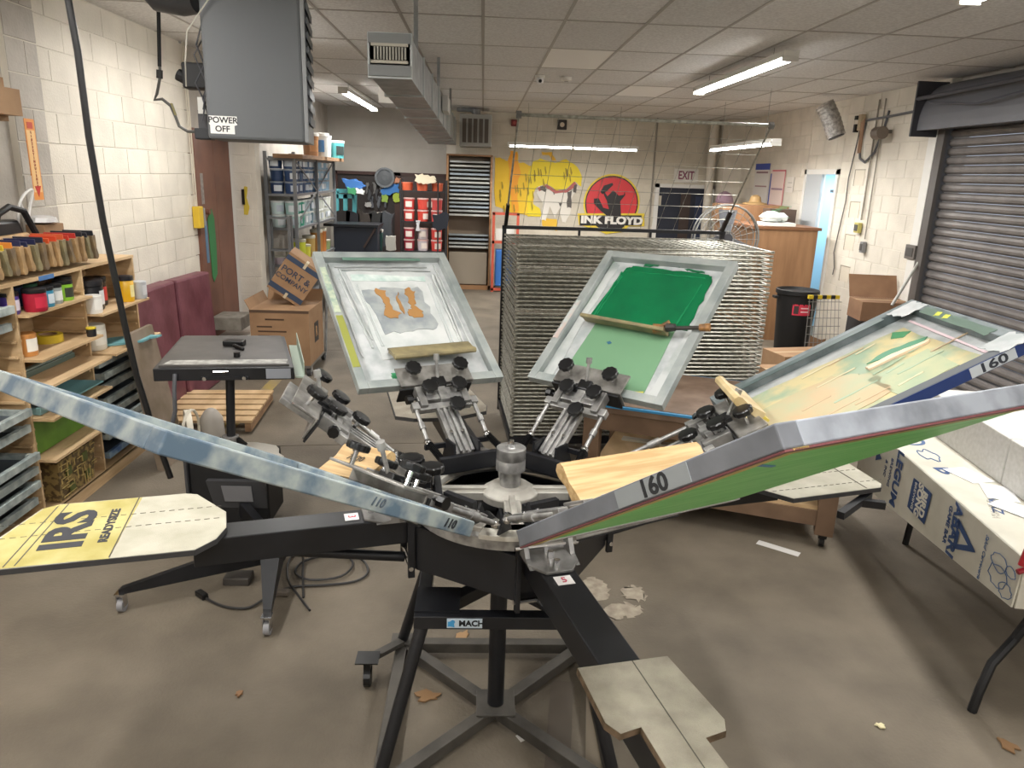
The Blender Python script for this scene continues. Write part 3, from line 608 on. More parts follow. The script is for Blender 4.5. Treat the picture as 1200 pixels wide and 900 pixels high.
# ------------------------------------------------------------------ SQUEEGEES ON THE PRESS
sq_old = mat('squeegee_wood_stained', rgb('8f835f'), .55, c2=rgb('6f664c'), sc=12)
sq_drk = mat('squeegee_wood_dark', rgb('6c5b47'), .6, c2=rgb('8a7350'), sc=12)
PROF = [(-.022, -.06), (-.012, -.062), (-.013, -.02), (-.024, .015), (-.022, .05), (-.012, .062), (.012, .062), (.022, .05), (.024, .015), (.013, -.02), (.012, -.062), (.022, -.06)]
PROF = [(-.017, -.06), (.017, -.06), (.014, -.02), (.010, .01), (.018, .045), (.014, .06), (0, .066), (-.014, .06), (-.018, .045), (-.010, .01), (-.014, -.02)]
def squeegee(label, M, L, mw, blade='c9b27c', sc=1.0, group=None):
    """length along local x, handle height along local y."""
    t = T('squeegee', label, 'squeegee', m=M, group=group)
    n = len(PROF); vs = [(-L/2, y*sc, x*sc) for x, y in PROF]+[(L/2, y*sc, x*sc) for x, y in PROF]
    g = G().add(vs, [tuple(range(n)), tuple(range(2*n-1, n-1, -1))]+[(i, (i+1) % n, n+(i+1) % n, n+i) for i in range(n)])
    O('wooden_handle', g, mw, t, smooth=True, bev=.001)
    O('blade', G().box(-L/2+.002, L/2-.002, -.085*sc, -.055*sc, -.0045, .0045), P(blade, .4), t)
    return t
mA = sM('A'); squeegee('stained wooden squeegee lying across the white screen above its clamp', mA @ TR(.175, -.045, .015) @ RZ(92) @ RX(25), .40, sq_old, '4f4a3c', .7)
mB = sM('B'); sqb = squeegee('round-handled squeegee lying across the green ink', mB @ TR(.385, .02, .012) @ RZ(88) @ RX(70), .44, sq_old, '3a3f38', .55)
ptb = T('taped_stick', 'dark stick wrapped in brown tape lying on the right bar of the green screen', 'stick', m=mB @ TR(.40, -.24, .02) @ RZ(-78))
O('stick', G().cyl((-.09, 0, 0), (.13, 0, -.0), .009, n=10), P('2c2622'), ptb, smooth=True)
brt = mat('tape_brown', rgb('9a6c3a'), .5, c2=rgb('5f4327'), sc=40)
O('tape_wrap', G().cyl((-.10, 0, 0), (-.05, .0, .0), .024, .017, n=9).cyl((-.06, .012, 0), (-.03, .03, .006), .013, n=8), brt, ptb)
O('tape_wrap', G().cyl((.105, 0, 0), (.15, 0, 0), .016, .019, n=9), brt, ptb)
O('tape_wrap', G().cyl((-.04, 0, .004), (0, 0, .004), .02, .016, n=8), P('25221f'), ptb)
mC = sM('C')
squeegee('curved pale wooden squeegee standing in the clamp end of the navy-sided screen', mC @ TR(.06, .05, .07) @ RZ(88) @ RX(60), .26, mat('squeegee_pale', rgb('cdbb93'), .45, c2=rgb('b39a6d'), sc=9), 'c8b451', 1.0)
q = at(752, 557, Y=1.98)
squeegee('clean pine squeegee with a broad handle behind the 160 screen', frameM(q, Vector((.9, .44, -.02)), Vector((-.33, .62, .42))), .50, pine, 'c7b28a', 1.25)
q = at(418, 545, Y=2.12)
sqE = squeegee('short pine squeegee with handwriting, beside the clamp of the 110 screen', frameM(q, Vector((.78, -.62, .10)), Vector((.42, .70, .35))), .20, pine, 'c7b28a', 1.15)
text('20"', .035, P('3a3327'), sqE, TR(-.02, .045, .0215) @ RZ(0), shear=.3); text('70/30', .03, P('3a3327'), sqE, TR(-.01, .012, .0165), shear=.3)
def smooth_pts(p, k=4):
    o = []; p = [Vector(q) for q in p]
    for i in range(len(p)-1):
        a, b, c, d = p[max(i-1, 0)], p[i], p[i+1], p[min(i+2, len(p)-1)]
        for j in range(k):
            t = j/k; o.append(.5*((2*b)+(c-a)*t+(2*a-5*b+4*c-d)*t*t+(3*b-a-3*c+d)*t**3))
    return o+[p[-1]]
# ------------------------------------------------------------------ SHIRT DRYING RACK
rk = T('drying_rack', 'tall wire screen-shirt drying rack of many stacked shelves behind the green screen', 'rack', (1.245, 6.25, 0), 3.6)
RW, RD, NSH = 2.0, 1.06, 48
g = G()
for y in (-RD/2, RD/2): g.cyl((-RW/2, y, 0), (RW/2, y, 0), .0085, n=6)
for x in (-RW/2, RW/2): g.cyl((x, -RD/2, 0), (x, RD/2, 0), .007, n=5)
for i in range(1, 26): x = -RW/2+RW*i/26; g.cyl((x, -RD/2, .002), (x, RD/2, .002), .0028, n=3)
for i in range(1, 12): y = -RD/2+RD*i/12; g.cyl((-RW/2, y, -.002), (RW/2, y, -.002), .003, n=3)
for x in (-RW/2, RW/2): g.cyl((x, -RD/2, -.009), (x, -RD/2, .009), .017, n=8).cyl((x, RD/2, -.009), (x, RD/2, .009), .014, n=6)
s0 = None
for k in range(NSH):
    z = .17+k*(1.51/(NSH-1))
    if s0 is None: s0 = O('wire_shelf', g, wirem, rk); s0.matrix_basis = TR(0, 0, z)
    else: inst(s0, 'wire_shelf', rk, TR(random.uniform(-.004, .004), random.uniform(-.006, .006), z))
g = G()
for y in (-RD/2+.03, RD/2-.03): g.cb(0, y, .12, RW+.04, .05, .06)
for x in (-RW/2, RW/2): g.cb(x, 0, .12, .05, RD, .06)
O('base_frame', g, black_m, rk)
for x in (-1, 1):
    O('upright', G().cb(x*(RW/2+.01), RD/2+.03, .9, .035, .035, 1.72), black_m, rk)
    for y in (-1, 1): O('caster', G().cyl((x*.9-.015, y*.45, .045), (x*.9+.015, y*.45, .045), .045, n=14), blackd, rk)
O('top_bar', G().cb(0, RD/2+.03, 1.745, RW+.06, .035, .03), black_m, rk)
for x in (-.33, .33): O('bar_post', G().cb(x, RD/2+.03, 1.71, .02, .02, .07), black_m, rk)
TPm = TR(0, RD/2+.03, 1.76) @ RX(132)
TL = 1.18
O('raised_frame', G(TPm).cyl((-RW/2, 0, 0), (-RW/2, TL, 0), .008, n=6).cyl((RW/2, 0, 0), (RW/2, TL, 0), .008, n=6).cyl((-RW/2, TL, 0), (RW/2, TL, 0), .013, n=8), wirem, rk)
g = G(TPm)
for i in range(1, 13): x = -RW/2+RW*i/13; g.cyl((x, 0, 0), (x, TL, 0), .0022, n=3)
for i in range(1, 8): y = TL*i/8; g.cyl((-RW/2, y, 0), (RW/2, y, 0), .0022, n=3)
O('raised_wires', g, wirem, rk, kind='stuff')
for x in (-1, 1):
    O('hinge_arm', G(TPm).cb(x*RW/2, .12, 0, .03, .26, .03), blackd, rk)
    O('corner_clip', G(TPm).cb(x*RW/2, TL, 0, .04, .04, .04), dsteel, rk)
# ------------------------------------------------------------------ CEILING FIXTURES
glow = mat('fluorescent_glow', (1, .98, .945), emit=22)
def fixture(label, c, L, ax='y', w=.13, drop=.0, two=False):
    t = T('fluorescent_light', label, 'ceiling light', c, 0 if ax == 'y' else 90, group=None)
    O('housing', G().cb(0, 0, .035, w, L, .05), metal_w, t, bev=.004)
    for q in (-.03, .03):
        if two:
            for k in (-1, 1): O('tube', G().cyl((q, k*.02, -.0), (q, k*(L/2-.02), -.0), .017, n=10), glow, t, smooth=True)
        else: O('tube', G().cyl((q, -L/2+.04, -.0), (q, L/2-.04, -.0), .017, n=10), glow, t, smooth=True)
    for k in (-1, 1): O('end_socket', G().cb(0, k*(L/2-.02), .0, w, .03, .05), metal_w, t)
    if drop > 0:
        for k in (-.35, .35): O('hanger', G().cyl((0, L*k, .06), (0, L*k, drop), .003, n=4), galv, t)
    return t
fixture('long twin-tube fluorescent light under the ceiling at upper right', (2.52, 7.9, 3.2), 2.75, drop=.14)
fixture('fluorescent light near the left wall, far back under the ceiling', (-1.92, 12.3, 3.2), 3.0, drop=.14)
fixture('fluorescent light partly hidden behind the grey heater', (-1.92, 6.7, 3.22), 2.0, drop=.12)
fixture('pair of fluorescent tubes hanging low in front of the mural', (1.5, 13.0, 2.66), 2.2, 'x', drop=.68, two=True)
fixture('short hanging fluorescent light at right above the wooden cabinet', (3.58, 10.7, 2.67), 2.6, drop=.67)
fixture('fluorescent light at the top right edge of the picture', (2.88, 3.55, 3.29), 2.5)
for i, (x, y) in enumerate(((.35, 1.2), (-1.92, 2.6), (-1.92, -1.6), (2.85, -1.4))): fixture(['fluorescent light over the press, above the frame', 'fluorescent light over the near left shelves, above the frame', 'rear left fluorescent light behind the camera', 'rear right fluorescent light behind the camera'][i], (x, y, 3.29), 2.5)  # unseen fixtures added to light the near end of the room
sm = T('dome_camera', 'small white dome camera on the ceiling', 'camera', (.65, 9.41, ZC)); O('mount', G().cyl((0, 0, -.03), (0, 0, -.004), .06, n=16), metal_w, sm); O('eye', G(TR(0, 0, -.06)).lathe([(.01, -.04), (.035, -.03), (.045, 0), (.04, .03)], 14), P('e6e6e6', .3), sm, smooth=True); O('lens', G().cyl((0, -.05, -.07), (0, -.03, -.07), .02, n=10), blackd, sm)
sm = T('smoke_detector', 'round white smoke detector on the ceiling right of the dome camera', 'smoke detector', (.97, 9.47, ZC)); O('body', G().lathe([(.03, -.05), (.065, -.04), (.07, -.004)], 16), P('dcd8d0', .5), sm, smooth=True); O('grille', G().cyl((0, 0, -.055), (0, 0, -.05), .025, n=10), P('9a958d'), sm)
# duct
du = T('air_duct', 'long galvanised air duct under the ceiling with a grille on its near end', 'duct', (-.57, 4.8, 2.74))
def dsec(t0, t1, e=0):
    def sec(t):
        xl = -.69+(-1.0+.69)*t; xr = -.45-.05*t; y = 4.8+9.4*t; zb = 2.74-.06*t; zt = 2.97+.12*t
        return [(xl-e, y, zb-e), (xr+e, y, zb-e), (xr+e, y, zt+e), (xl-e, y, zt+e)]
    return sec(t0), sec(t1)
for i in range(9):
    a, b_ = dsec(i/9, (i+1)/9); O('duct_section', G().hexa(a, b_), galv, du, world=True)
    a, b_ = dsec(i/9, i/9+.006, .012); O('duct_flange', G().hexa(a, b_), mat('galv_light', rgb('a9adad'), .4, .6), du, world=True)
O('end_band', G().box(-.695, -.445, 4.78, 4.8, 2.74, 2.80).box(-.695, -.445, 4.78, 4.8, 2.92, 2.975), P('7b7d7e', .5), du, world=True)
g = G(); 
for k in range(11): g.box(-.66+k*.018, -.652+k*.018, 4.775, 4.79, 2.83, 2.90)
O('grille_fins', g, P('a9a79d', .5), du, world=True, kind='stuff'); O('grille_back', G().box(-.665, -.47, 4.79, 4.797, 2.825, 2.905), P('4a453f'), du, world=True)
O('grille_frame', G().box(-.68, -.46, 4.78, 4.795, 2.81, 2.826).box(-.68, -.46, 4.78, 4.795, 2.904, 2.92), P('b3ada0'), du, world=True)
O('side_vent', G().box(-.46, -.40, 8.6, 9.2, 2.84, 3.0), P('bdbcb8'), du, world=True)
O('side_register', G().box(-.92, -.70, 6.9, 6.93, 2.76, 2.95), P('e2ded6'), du, world=True)
for y in (5.6, 8.3, 11.2): O('hanger_strap', G().box(-.5, -.47, y, y+.02, 3.0, ZC-.003), galv, du, world=True)
un = T('unit_heater', 'grey vented air unit with four vertical slots above the wooden screen rack', 'air unit', (-.15, 14.45, 2.66))
O('case', G().box(-.29, .29, -.3, .3, 0, .56), P('9b9a94', .5), un, bev=.01)
for k in range(5): O('slot', G().box(-.24+k*.1, -.17+k*.1, -.31, -.30, .07, .48), P('4e453d'), un)
O('flue', G().cyl((0, 0, .55), (0, 0, .66), .08, n=14), galv, un)
O('elbow', G().tube([(.0, .0, .62), (-.1, 0, .66), (-.35, 0, .66)], .05, 8), galv, un, smooth=True)
# big grey heater, upper left
hm = TR(-1.29, 4.5, 2.335) @ RZ(9)
he = T('hanging_heater', 'large grey box heater hanging at upper left with louvres and POWER OFF sticker', 'heater', m=hm)
hgrey = mat('heater_grey', rgb('5e6164'), .5)
O('case', G().box(-.265, .265, 0, .5, 0, .78), hgrey, he, bev=.018)
O('front_lip', G().box(.262, .285, .0, .5, -.0, .8), P('8a8c8e', .4), he, bev=.004)
for k in range(9): O('louvre', G().hexa([(.285, .02, .12+k*.075), (.285, .47, .12+k*.075), (.298, .47, .10+k*.075), (.298, .02, .10+k*.075)], [(.285, .02, .135+k*.075), (.285, .47, .135+k*.075), (.30, .47, .145+k*.075), (.30, .02, .145+k*.075)]), P('5d6268', .4), he)
O('louvre_back', G().box(.28, .287, .02, .47, .1, .79), P('2c3440'), he)
stk = O('sticker', G().prism([(-.25, .03), (-.12, .03), (-.12, .075), (-.105, .08), (-.105, .125), (-.255, .125), (-.255, .08), (-.25, .075)], 0, .001, frameM((0, -.001, 0), (1, 0, 0), (0, 0, 1))), P('e9e8e4', .4), he)
text('POWER', .045, P('1c1c22'), stk, frameM((-.18, -.0025, .102), (1, 0, 0), (0, 0, 1)), bold=.001); text('OFF', .045, P('1c1c22'), stk, frameM((-.185, -.0025, .055), (1, 0, 0), (0, 0, 1)), bold=.001)
O('inducer_box', G().box(-.42, -.27, .2, .34, .28, .42).cyl((-.46, .27, .36), (-.40, .27, .33), .035, n=10), blackm, he, bev=.01)
O('control_plate', G().box(-.34, -.27, .15, .3, .06, .16), P('3b3b3e'), he); O('gas_valve', G().box(-.36, -.27, .12, .26, .0, .06), P('202226'), he, bev=.006)
O('data_sheet', G().box(-.335, -.272, .14, .145, .14, .23), P('c9c8c2'), he)
O('wires', G().tube([(-.27, .1, .62), (-.31, .1, .5), (-.28, .12, .4), (-.33, .1, .3), (-.29, .12, .2), (-.31, .12, .1)], .005, 5).tube([(-.27, .12, .55), (-.33, .12, .45), (-.27, .1, .3), (-.30, .1, .16)], .004, 5).tube([(-.26, .1, .3), (-.30, .12, .22), (-.27, .1, .12)], .006, 5), P('34343a'), he, smooth=True)
for q in (-.2, .2): O('hanger_rod', G().cyl((q, .25, .75), (q, .25, 1.0), .006, n=6), galv, he)
O('thin_cable', G().tube([(-.38, .1, .28), (-.35, -.02, .4), (-.33, -.02, .55), (-.20, -.03, .72), (-.1, -.02, .95)], .004, 5), P('b9b5ab'), he, smooth=True)
g = G(); g.tube([at(150, -40, Y=4.9), at(187, 2, Y=4.8), at(215, 6, Y=4.8), at(232, 3, Y=4.75)], .06, 12)
O('black_flex_hose', g, mat('flex_hose', rgb('3a3b3e'), .5), smooth=True, label='wide black flexible air hose at the top edge, left of the grey heater', cat='hose')
g = G(); g.cyl(at(185, -25, Y=5), at(187, 78, Y=5), .012, n=8); pts = [(187, 76), (188, 88), (184, 110), (181, 117), (190, 116), (200, 124), (205, 135), (210, 148), (220, 154), (236, 155)]
gp = T('gas_pipe', 'black gas pipe with a curved flexible end running into the grey heater', 'pipe', at(187, 78, Y=5))
O('rigid_pipe', g, blackm, gp, world=True, smooth=True)
O('flexible_hose', G().tube([at(*p, Y=5) for p in pts], .0095, 8), P('5b5a55', .4), gp, world=True, smooth=True)
O('coupling', G().cyl(at(187, 82, Y=5), at(187, 92, Y=5), .02, n=8), P('2b2b2b'), gp, world=True); O('yellow_tag', G().bar(at(201, 121, Y=4.98), at(206, 135, Y=4.98), .03, .004), P('8a7d2c'), gp, world=True)
# near black pole
O('black_cable', G().tube([at(72, -60, Y=3.2), at(80, 0, Y=3.2), at(91, 60, Y=3.2), at(104, 160, Y=3.2), at(121, 260, Y=3.2), at(146, 380, Y=3.2), at(160, 440, Y=3.2), at(176, 492, Y=3.2), at(200, 560, Y=3.2)], .0135, 10), blackd, smooth=True, label='thick black cable hanging in front of the left wall and shelves', cat='cable')
# ------------------------------------------------------------------ LEFT WALL ITEMS
sg = T('fire_extinguisher_sign', 'narrow orange vertical sign with a red arrow on the left pier', 'sign', (XL+.043, 5.19, 0))
O('board', G().box(0, .004, -.055, .055, 1.93, 2.44), P('e5964a', .5), sg); O('border', G().box(.004, .0045, -.045, .045, 1.98, 2.37), P('f0c78a', .5), sg)
for k, ch in enumerate('FIREEXTINGUISHER'): text(ch, .024, P('a83a1e'), sg, frameM((.0055, 0, 2.355-k*.0225), (0, -1, 0), (0, 0, 1)) @ RZ(0), bold=.0008)
O('arrow', G().prism([(-.035, 2.02), (.035, 2.02), (0, 1.95)], 0, .001, frameM((.005, 0, 0), (0, 1, 0), (0, 0, 1))), P('c8322a'), sg)
O('arrow_head_symbol', G().cb(.005, 0, 2.40, .002, .06, .04), P('c8503a'), sg)
yb = T('yellow_lock_box', 'yellow and grey push-button box beside the brown door', 'switch box', (XL, 8.05, 1.55)); O('box', G().box(0, .07, -.09, .03, 0, .22), P('d8b431', .5), yb, bev=.006); O('cover', G().box(.0, .075, .03, .07, .02, .2), P('8a8a88'), yb); O('conduit', G().cyl((.03, -.03, .22), (.03, -.03, 1.84), .008, n=6).cyl((.03, -.08, .2), (.03, -.08, 1.84), .006, n=6), P('c9c0b0'), yb)
kh = T('yellow_key_tag', 'black and yellow tool hanging on the return wall past the brown door', 'tool', (-2.86, 9.31, 1.62)); O('body', G().blob([(-.02, 0), (.03, 0), (.045, .1), (.02, .2), (.04, .33), (.0, .33), (-.03, .2), (-.02, .1)], -.015, .0, .004, 3, 3, RX(90)), P('c9b13a'), kh); O('grip', G().box(-.03, .0, -.02, 0, .12, .3), blackd, kh)
ph = T('cardboard_flap_box', 'open cardboard box at the upper left edge in front of the recess', 'box', (-2.5, 3.9, 2.0))
g = G(); p1, p2 = at(-20, 130, Y=4.2), at(8, 100, Y=4.2)
O('side', G().box(-.35, -.02, .3, .6, .33, .56), card, ph); O('side_panel', G().box(-.02, .06, .32, .6, .36, .50), card, ph); O('flap', G().hexa([(-.3, .3, .33), (.03, .3, .33), (.09, .25, .12), (-.3, .25, .12)], [(-.3, .306, .33), (.03, .306, .33), (.09, .256, .12), (-.3, .256, .12)]), cardd, ph)
ph.location = (-2.64, 3.9, 2.06); WM[ph.name] = ph.matrix_basis.copy()
# maroon insulated panel leaning at the left wall
mar = mat('maroon_vinyl', rgb('5a2b35'), .45, c2=rgb('70404a'), sc=4, bump=.3, bsc=14)
mt = T('maroon_mat', 'maroon vinyl folded mat standing on edge by the left wall', 'mat', (-2.75, 6.8, 0))
O('mat_panel', G().hexa([(-.12, -.9, 0), (.02, -.9, 0), (.02, .0, 0), (-.12, .0, 0)], [(-.16, -.85, 1.17), (-.02, -.85, 1.17), (-.02, .02, 1.17), (-.16, .02, 1.17)]), mar, mt, bev=.02)
O('mat_panel', G().hexa([(-.11, .01, 0), (.04, .01, 0), (.04, .86, 0), (-.11, .86, 0)], [(-.14, .03, 1.17), (.0, .03, 1.17), (.0, .84, 1.15), (-.14, .84, 1.15)]), mar, mt, bev=.02)
# concrete lumps by the door
O('concrete_block', G().box(-2.98, -2.66, 8.25, 8.62, .41, .56), sb, bev=.01, label='rough concrete block on the step in front of the brown door', cat='block')
# ------------------------------------------------------------------ WOODEN SHELVES
XF = -2.62
ws = T('wooden_shelving', 'raw plywood shelving along the left wall holding squeegees, ink jars and screens', 'shelving', (-2.8, 4.6, 0))
def WO(n, g, m=wood, **k): return O(n, g, m, ws, world=True, **k)
for y in (3.46, 4.24, 4.98, 5.72): WO('divider', G().box(XL+.02, XF, y-.009, y+.009, .08, 1.5))
WO('top_board', G().box(XL+.02, XF+.0, 3.2, 5.74, 1.5, 1.52)); WO('base_board', G().box(XF-.03, XF, 3.2, 5.72, .0, .09)); WO('bottom_shelf', G().box(XL+.02, XF, 3.2, 5.72, .08, .095))
WO('back_panel', G().box(XL+.005, XL+.02, 3.2, 5.72, .08, 1.5))
def shelf_board(y0, y1, z, out=0): WO('shelf_board', G().box(XL+.02, XF+out, y0, y1, z-.009, z+.006))
for z, o_ in ((1.33, .06), (1.07, .10), (.92, .14), (.71, .12), (.45, .10)): shelf_board(4.25, 4.97, z, o_)
for z, o_ in ((1.20, .10), (.93, .16), (.88, .0)): shelf_board(4.99, 5.71, z, o_)
for y0, y1 in ((3.47, 4.23), (4.25, 4.97), (4.99, 5.71)):
    for z in [.2+.09*k for k in range(14)]:
        for yy_ in (y0+.012, y1-.012): WO('runner', G().box(XL+.02, XF-.01, yy_-.01, yy_+.01, z-.012, z))
WO('blue_tape', G().box(XF, XF+.002, 4.5, 4.66, 1.495, 1.522), P('4a78b0'))
# screens slid into the shelves
def stored(label, y0, y1, z, out, m, grp, lab=None):
    t = T('stored_screen', label, 'screen', (0, (y0+y1)/2, z), group=grp); w = (y1-y0)
    O('side_bar', G().box(XF-.03+out, XF+out, -w/2, w/2, 0, .045), m, t, bev=.003); O('side_bar', G().box(XL+.04, XL+.07, -w/2, w/2, 0, .045), m, t)
    for s in (-1, 1): O('cross_bar', G().box(XL+.07, XF-.03+out, s*(w/2-.02)-.015, s*(w/2-.02)+.015, 0, .036), m, t)
    O('mesh', G().box(XL+.07, XF-.03+out, -w/2+.02, w/2-.02, .002, .005), P('4c545a', .5), t)
    if lab: O('label_card', G().box(XF+out, XF+out+.001, -w/2+.04, -w/2+.12, .008, .03), P('d8d6cc'), t)
    return t
old_al = mat('old_screen_frame', rgb('bac3bf'), .5, .1, c2=rgb('8c9797'), sc=14, det=6)
blu_al = mat('blue_screen_frame', rgb('4e6d9e'), .5, .2, c2=rgb('8fa5b4'), sc=14)
N1 = ['topmost', 'second from the top', 'third from the top', 'fourth from the top', 'fifth from the top', 'sixth from the top', 'seventh from the top', 'lowest']
for i, z in enumerate((1.36, 1.26, .76, .66, .49, .40, .31, .2)): stored('grey framed screen in the nearest shelf bay, '+N1[i], 3.55, 4.19, z, (.03, .0, .04, .02, .05, .03, .03, .0)[i], old_al, 'screens stored in the nearest bay', i == 2)
for i, z in enumerate((.82, .74, .65, .56, .47, .38, .30)): stored('grey framed screen in the far shelf bay, '+(N1[i] if i < 6 else 'lowest of the grey ones'), 5.02, 5.70, z, (.02, .05, .03, .05, .05, .06, .03)[i], old_al, 'screens stored in the far bay')
stored('blue framed screen at the bottom of the far shelf bay', 5.02, 5.45, .16, .02, blu_al, 'screens stored in the far bay')
stored('green-grey screen lying on the middle bay board above the green panel', 4.3, 4.9, .722, .02, mat('teal_screen', rgb('6f8f8d'), .5), 'screens stored in the middle bay')
O('green_board', G().box(XL+.1, XF-.04, 4.3, 4.92, .46, .69), mat('green_board', rgb('6d9a35'), .5, c2=rgb('5c8a2e'), sc=8), bev=.004, label='bright green board standing in the middle bay above the basket', cat='board')
O('teal_sheet', G().box(XF-.2, XF+.1, 4.55, 4.9, .765, .775), P('7fb6bd', .5), label='pale turquoise sheet on the screen in the middle bay', cat='sheet')
ttr = T('squeegee_tray', 'long dark green trough lying on the shelf under the yellow tape', 'tray', (XF-.1, 4.55, .93)); O('trough', G().box(-.04, .03, -.24, .36, 0, .035), P('5d6f66', .4), ttr, bev=.004); O('rim', G().box(-.02, .015, -.24, .36, .035, .045), P('86958c', .4), ttr)
ytp = T('yellow_tape_roll', 'roll of yellow tape on the middle shelf', 'tape', (XF-.12, 4.72, 1.076)); O('roll', G().ring(.055, .085, 0, .05, 28), P('d1b62f', .4), ytp, smooth=True); O('core', G().ring(.05, .055, 0, .05, 24), card, ytp)
bk = T('wicker_basket', 'brown patterned basket on the floor of the middle bay', 'basket', (XF-.16, 4.62, .1), 0)
bm_ = mat('basket_weave', rgb('9c8552'), .8, c2=rgb('5f4e33'), sc=28, lo=.45, hi=.55)
O('body', G().hexa([(-.13, -.19, 0), (.15, -.19, 0), (.15, .22, 0), (-.13, .22, 0)], [(-.15, -.21, .27), (.17, -.21, .27), (.17, .24, .27), (-.15, .24, .27)]), bm_, bk)
g = G(); random.seed(11)
for k in range(46):
    y = random.uniform(-.2, .22); z = random.uniform(.02, .25); l = random.uniform(.03, .08)
    if k % 2: g.box(.17, .176, y-.002, y+.002, max(.01, z-l/2), min(.26, z+l/2))
    else: g.box(.17, .176, max(-.2, y-l/2), min(.23, y+l/2), z-.002, z+.002)
O('weave_strips', g, P('c6ad6e'), bk, kind='stuff'); 
for (y, z) in ((-.1, .18), (.1, .2), (-.08, .06), (.12, .07)): O('weave_patch', G().box(.168, .174, y-.03, y+.03, z-.03, z+.03), P('59602b'), bk)
# ink jars
def jar(label, x, y, z, r, h, col, lid='1b1b1d', lab=None, grp='ink jars on the wooden shelves', bucket=False):
    t = T('ink_jar', label, 'jar', (x, y, z), random.uniform(-20, 20), group=grp)
    O('jar_body', G().lathe([(r*.94, 0), (r, .01), (r, h*.8), (r*.93, h*.83)], 20), P(col, .3), t, smooth=True)
    if lid: O('lid', G().lathe([(r*1.02, h*.83), (r*1.04, h*.85), (r*1.03, h), (r*.9, h*1.01)], 20), P(lid, .35), t, smooth=True)
    if lab: O('label', G().ring(r*.99, r*1.012, h*.18, h*.66, 8, -40, 40), P(lab, .4), t, smooth=True)
    return t
z1 = 1.337
for lb_, x, y, r, h, c, l in (('crimson ink jar, front of the shelf', -2.60, 4.40, .062, .13, 'a51f35', 'c22b43'), ('purple ink jar left of the crimson one', -2.68, 4.28, .055, .125, '4b3a8c', 'd9d6e2'), ('sky blue ink jar right of the crimson one', -2.62, 4.545, .045, .12, '3f93b5', 'd7e3ea'), ('grey ink jar between the blue and lime jars', -2.63, 4.655, .045, .12, '9aa09f', 'e1e1dd'), ('lime green ink jar', -2.64, 4.78, .055, .125, '8cc63a', '3a3f34'), ('pale pink ink jar right of the lime one', -2.70, 4.90, .05, .13, 'd9c9c6', 'e9e5e0'),
        ('dark ink jar in the second row behind the crimson one', -2.8, 4.38, .06, .14, '33303a', None), ('navy ink jar in the second row', -2.8, 4.53, .055, .14, '24304f', None), ('green ink jar in the second row', -2.8, 4.68, .055, .14, '3c6a4d', None), ('brown ink jar in the second row', -2.82, 4.83, .055, .14, '5c4536', None)):
    jar(lb_, x, y, z1, r, h, c, '1b1b1d', l)
z2 = 1.207
for lb_, x, y, r, h, c, l, ld in (('big black ink jar at the cable', -2.68, 5.17, .085, .2, '1d1e22', 'd7d8da', '26262a'), ('black ink jar with a red stripe', -2.72, 5.33, .07, .2, '2a2023', 'c23a3a', '1b1b1d'), ('bright yellow ink jar', -2.60, 5.52, .055, .185, 'e0ae1d', 'f0e3a0', '26262a'), ('clear grey jar at the shelf end', -2.57, 5.66, .055, .155, 'b9bcc0', 'd5d6d8', None), ('white ink jar left of the big black one', -2.60, 5.04, .055, .145, 'e6e3dd', 'f2f0ea', None)):
    jar(lb_, x, y, z2, r, h, c, ld, l)
jar('tall white jug under the big black jar', -2.66, 5.12, .937, .075, .21, 'd5d2c6', None, 'e6e4da')
jar('orange jar with a white label under the crimson jar', -2.66, 4.36, 1.077, .055, .16, 'c78a4d', None, 'e8e4da')
jar('small black jar with a yellow rim beside the white jug', -2.56, 4.9, 1.077, .03, .06, '26262a', 'd8c23a', None)
# squeegees lined up on the top board
tops = ['3f7d3a', 'd4b53a', 'd8873c', '2b3050', '2b3050', '26294a', '2b2d3c', 'd0552e', 'cf4a2c', 'd2603a', 'c93f2e', 'bd3a34', '2c3038', '30323c', '2a2c34']
names = ['green-bladed', 'yellow-bladed', 'orange-bladed', 'navy-bladed', 'second navy-bladed', 'third navy-bladed', 'charcoal-bladed', 'vermilion-bladed', 'second vermilion-bladed', 'light orange-red-bladed', 'red-bladed', 'dark red-bladed', 'black-bladed', 'second black-bladed', 'last black-bladed']
hw = mat('squeegee_wood', rgb('b99668'), .6, c2=rgb('8f7350'), sc=12)
for i, c in enumerate(tops):
    y = 4.16+i*.0745
    squeegee(names[i]+' squeegee in the row on top of the shelves, '+('left end' if i < 3 else 'left half' if i < 7 else 'middle' if i < 11 else 'right end'), frameM((-2.72, y, 1.52+.112), (1, 0, 0), (0, (.1, .25, .16)[i % 3], -1)), .20, (hw, sq_old, sq_drk, hw)[i % 4], c, (1.32, 1.2, 1.28)[i % 3], group='squeegees standing on the top board')
O('long_brush', G().cyl((-2.84, 4.2, 1.72), (-2.80, 4.75, 1.735), .022, n=10), hw, smooth=True, label='thin wooden roller lying across the squeegees', cat='roller')
bc = T('black_tool_case', 'black plastic tool case with a loop handle on the shelf top at left', 'case', (-2.90, 4.62, 1.72)); O('case_body', G().hexa([(-.07, -.5, -.2), (.06, -.5, -.2), (.06, .30, -.2), (-.07, .30, -.2)], [(-.06, -.5, .11), (.04, -.5, .11), (.04, .18, .11), (-.06, .18, .11)]), blackd, bc, bev=.02); O('loop_handle', G().tube([(.05, -.1, .06), (.06, -.06, .15), (.06, .06, .19), (.06, .2, .16), (.07, .28, .02), (.065, .3, -.05)], .02, 8), blackm, bc, smooth=True)
bxs = T('small_cardboard_box', 'small cardboard box on top of the shelves behind the squeegees', 'box', (-2.9, 5.12, 1.52)); O('carton', G().box(-.06, .06, -.1, .13, 0, .26), card, bxs, bev=.003); O('flap', G().box(-.06, .06, .05, .06, .26, .262), cardd, bxs)
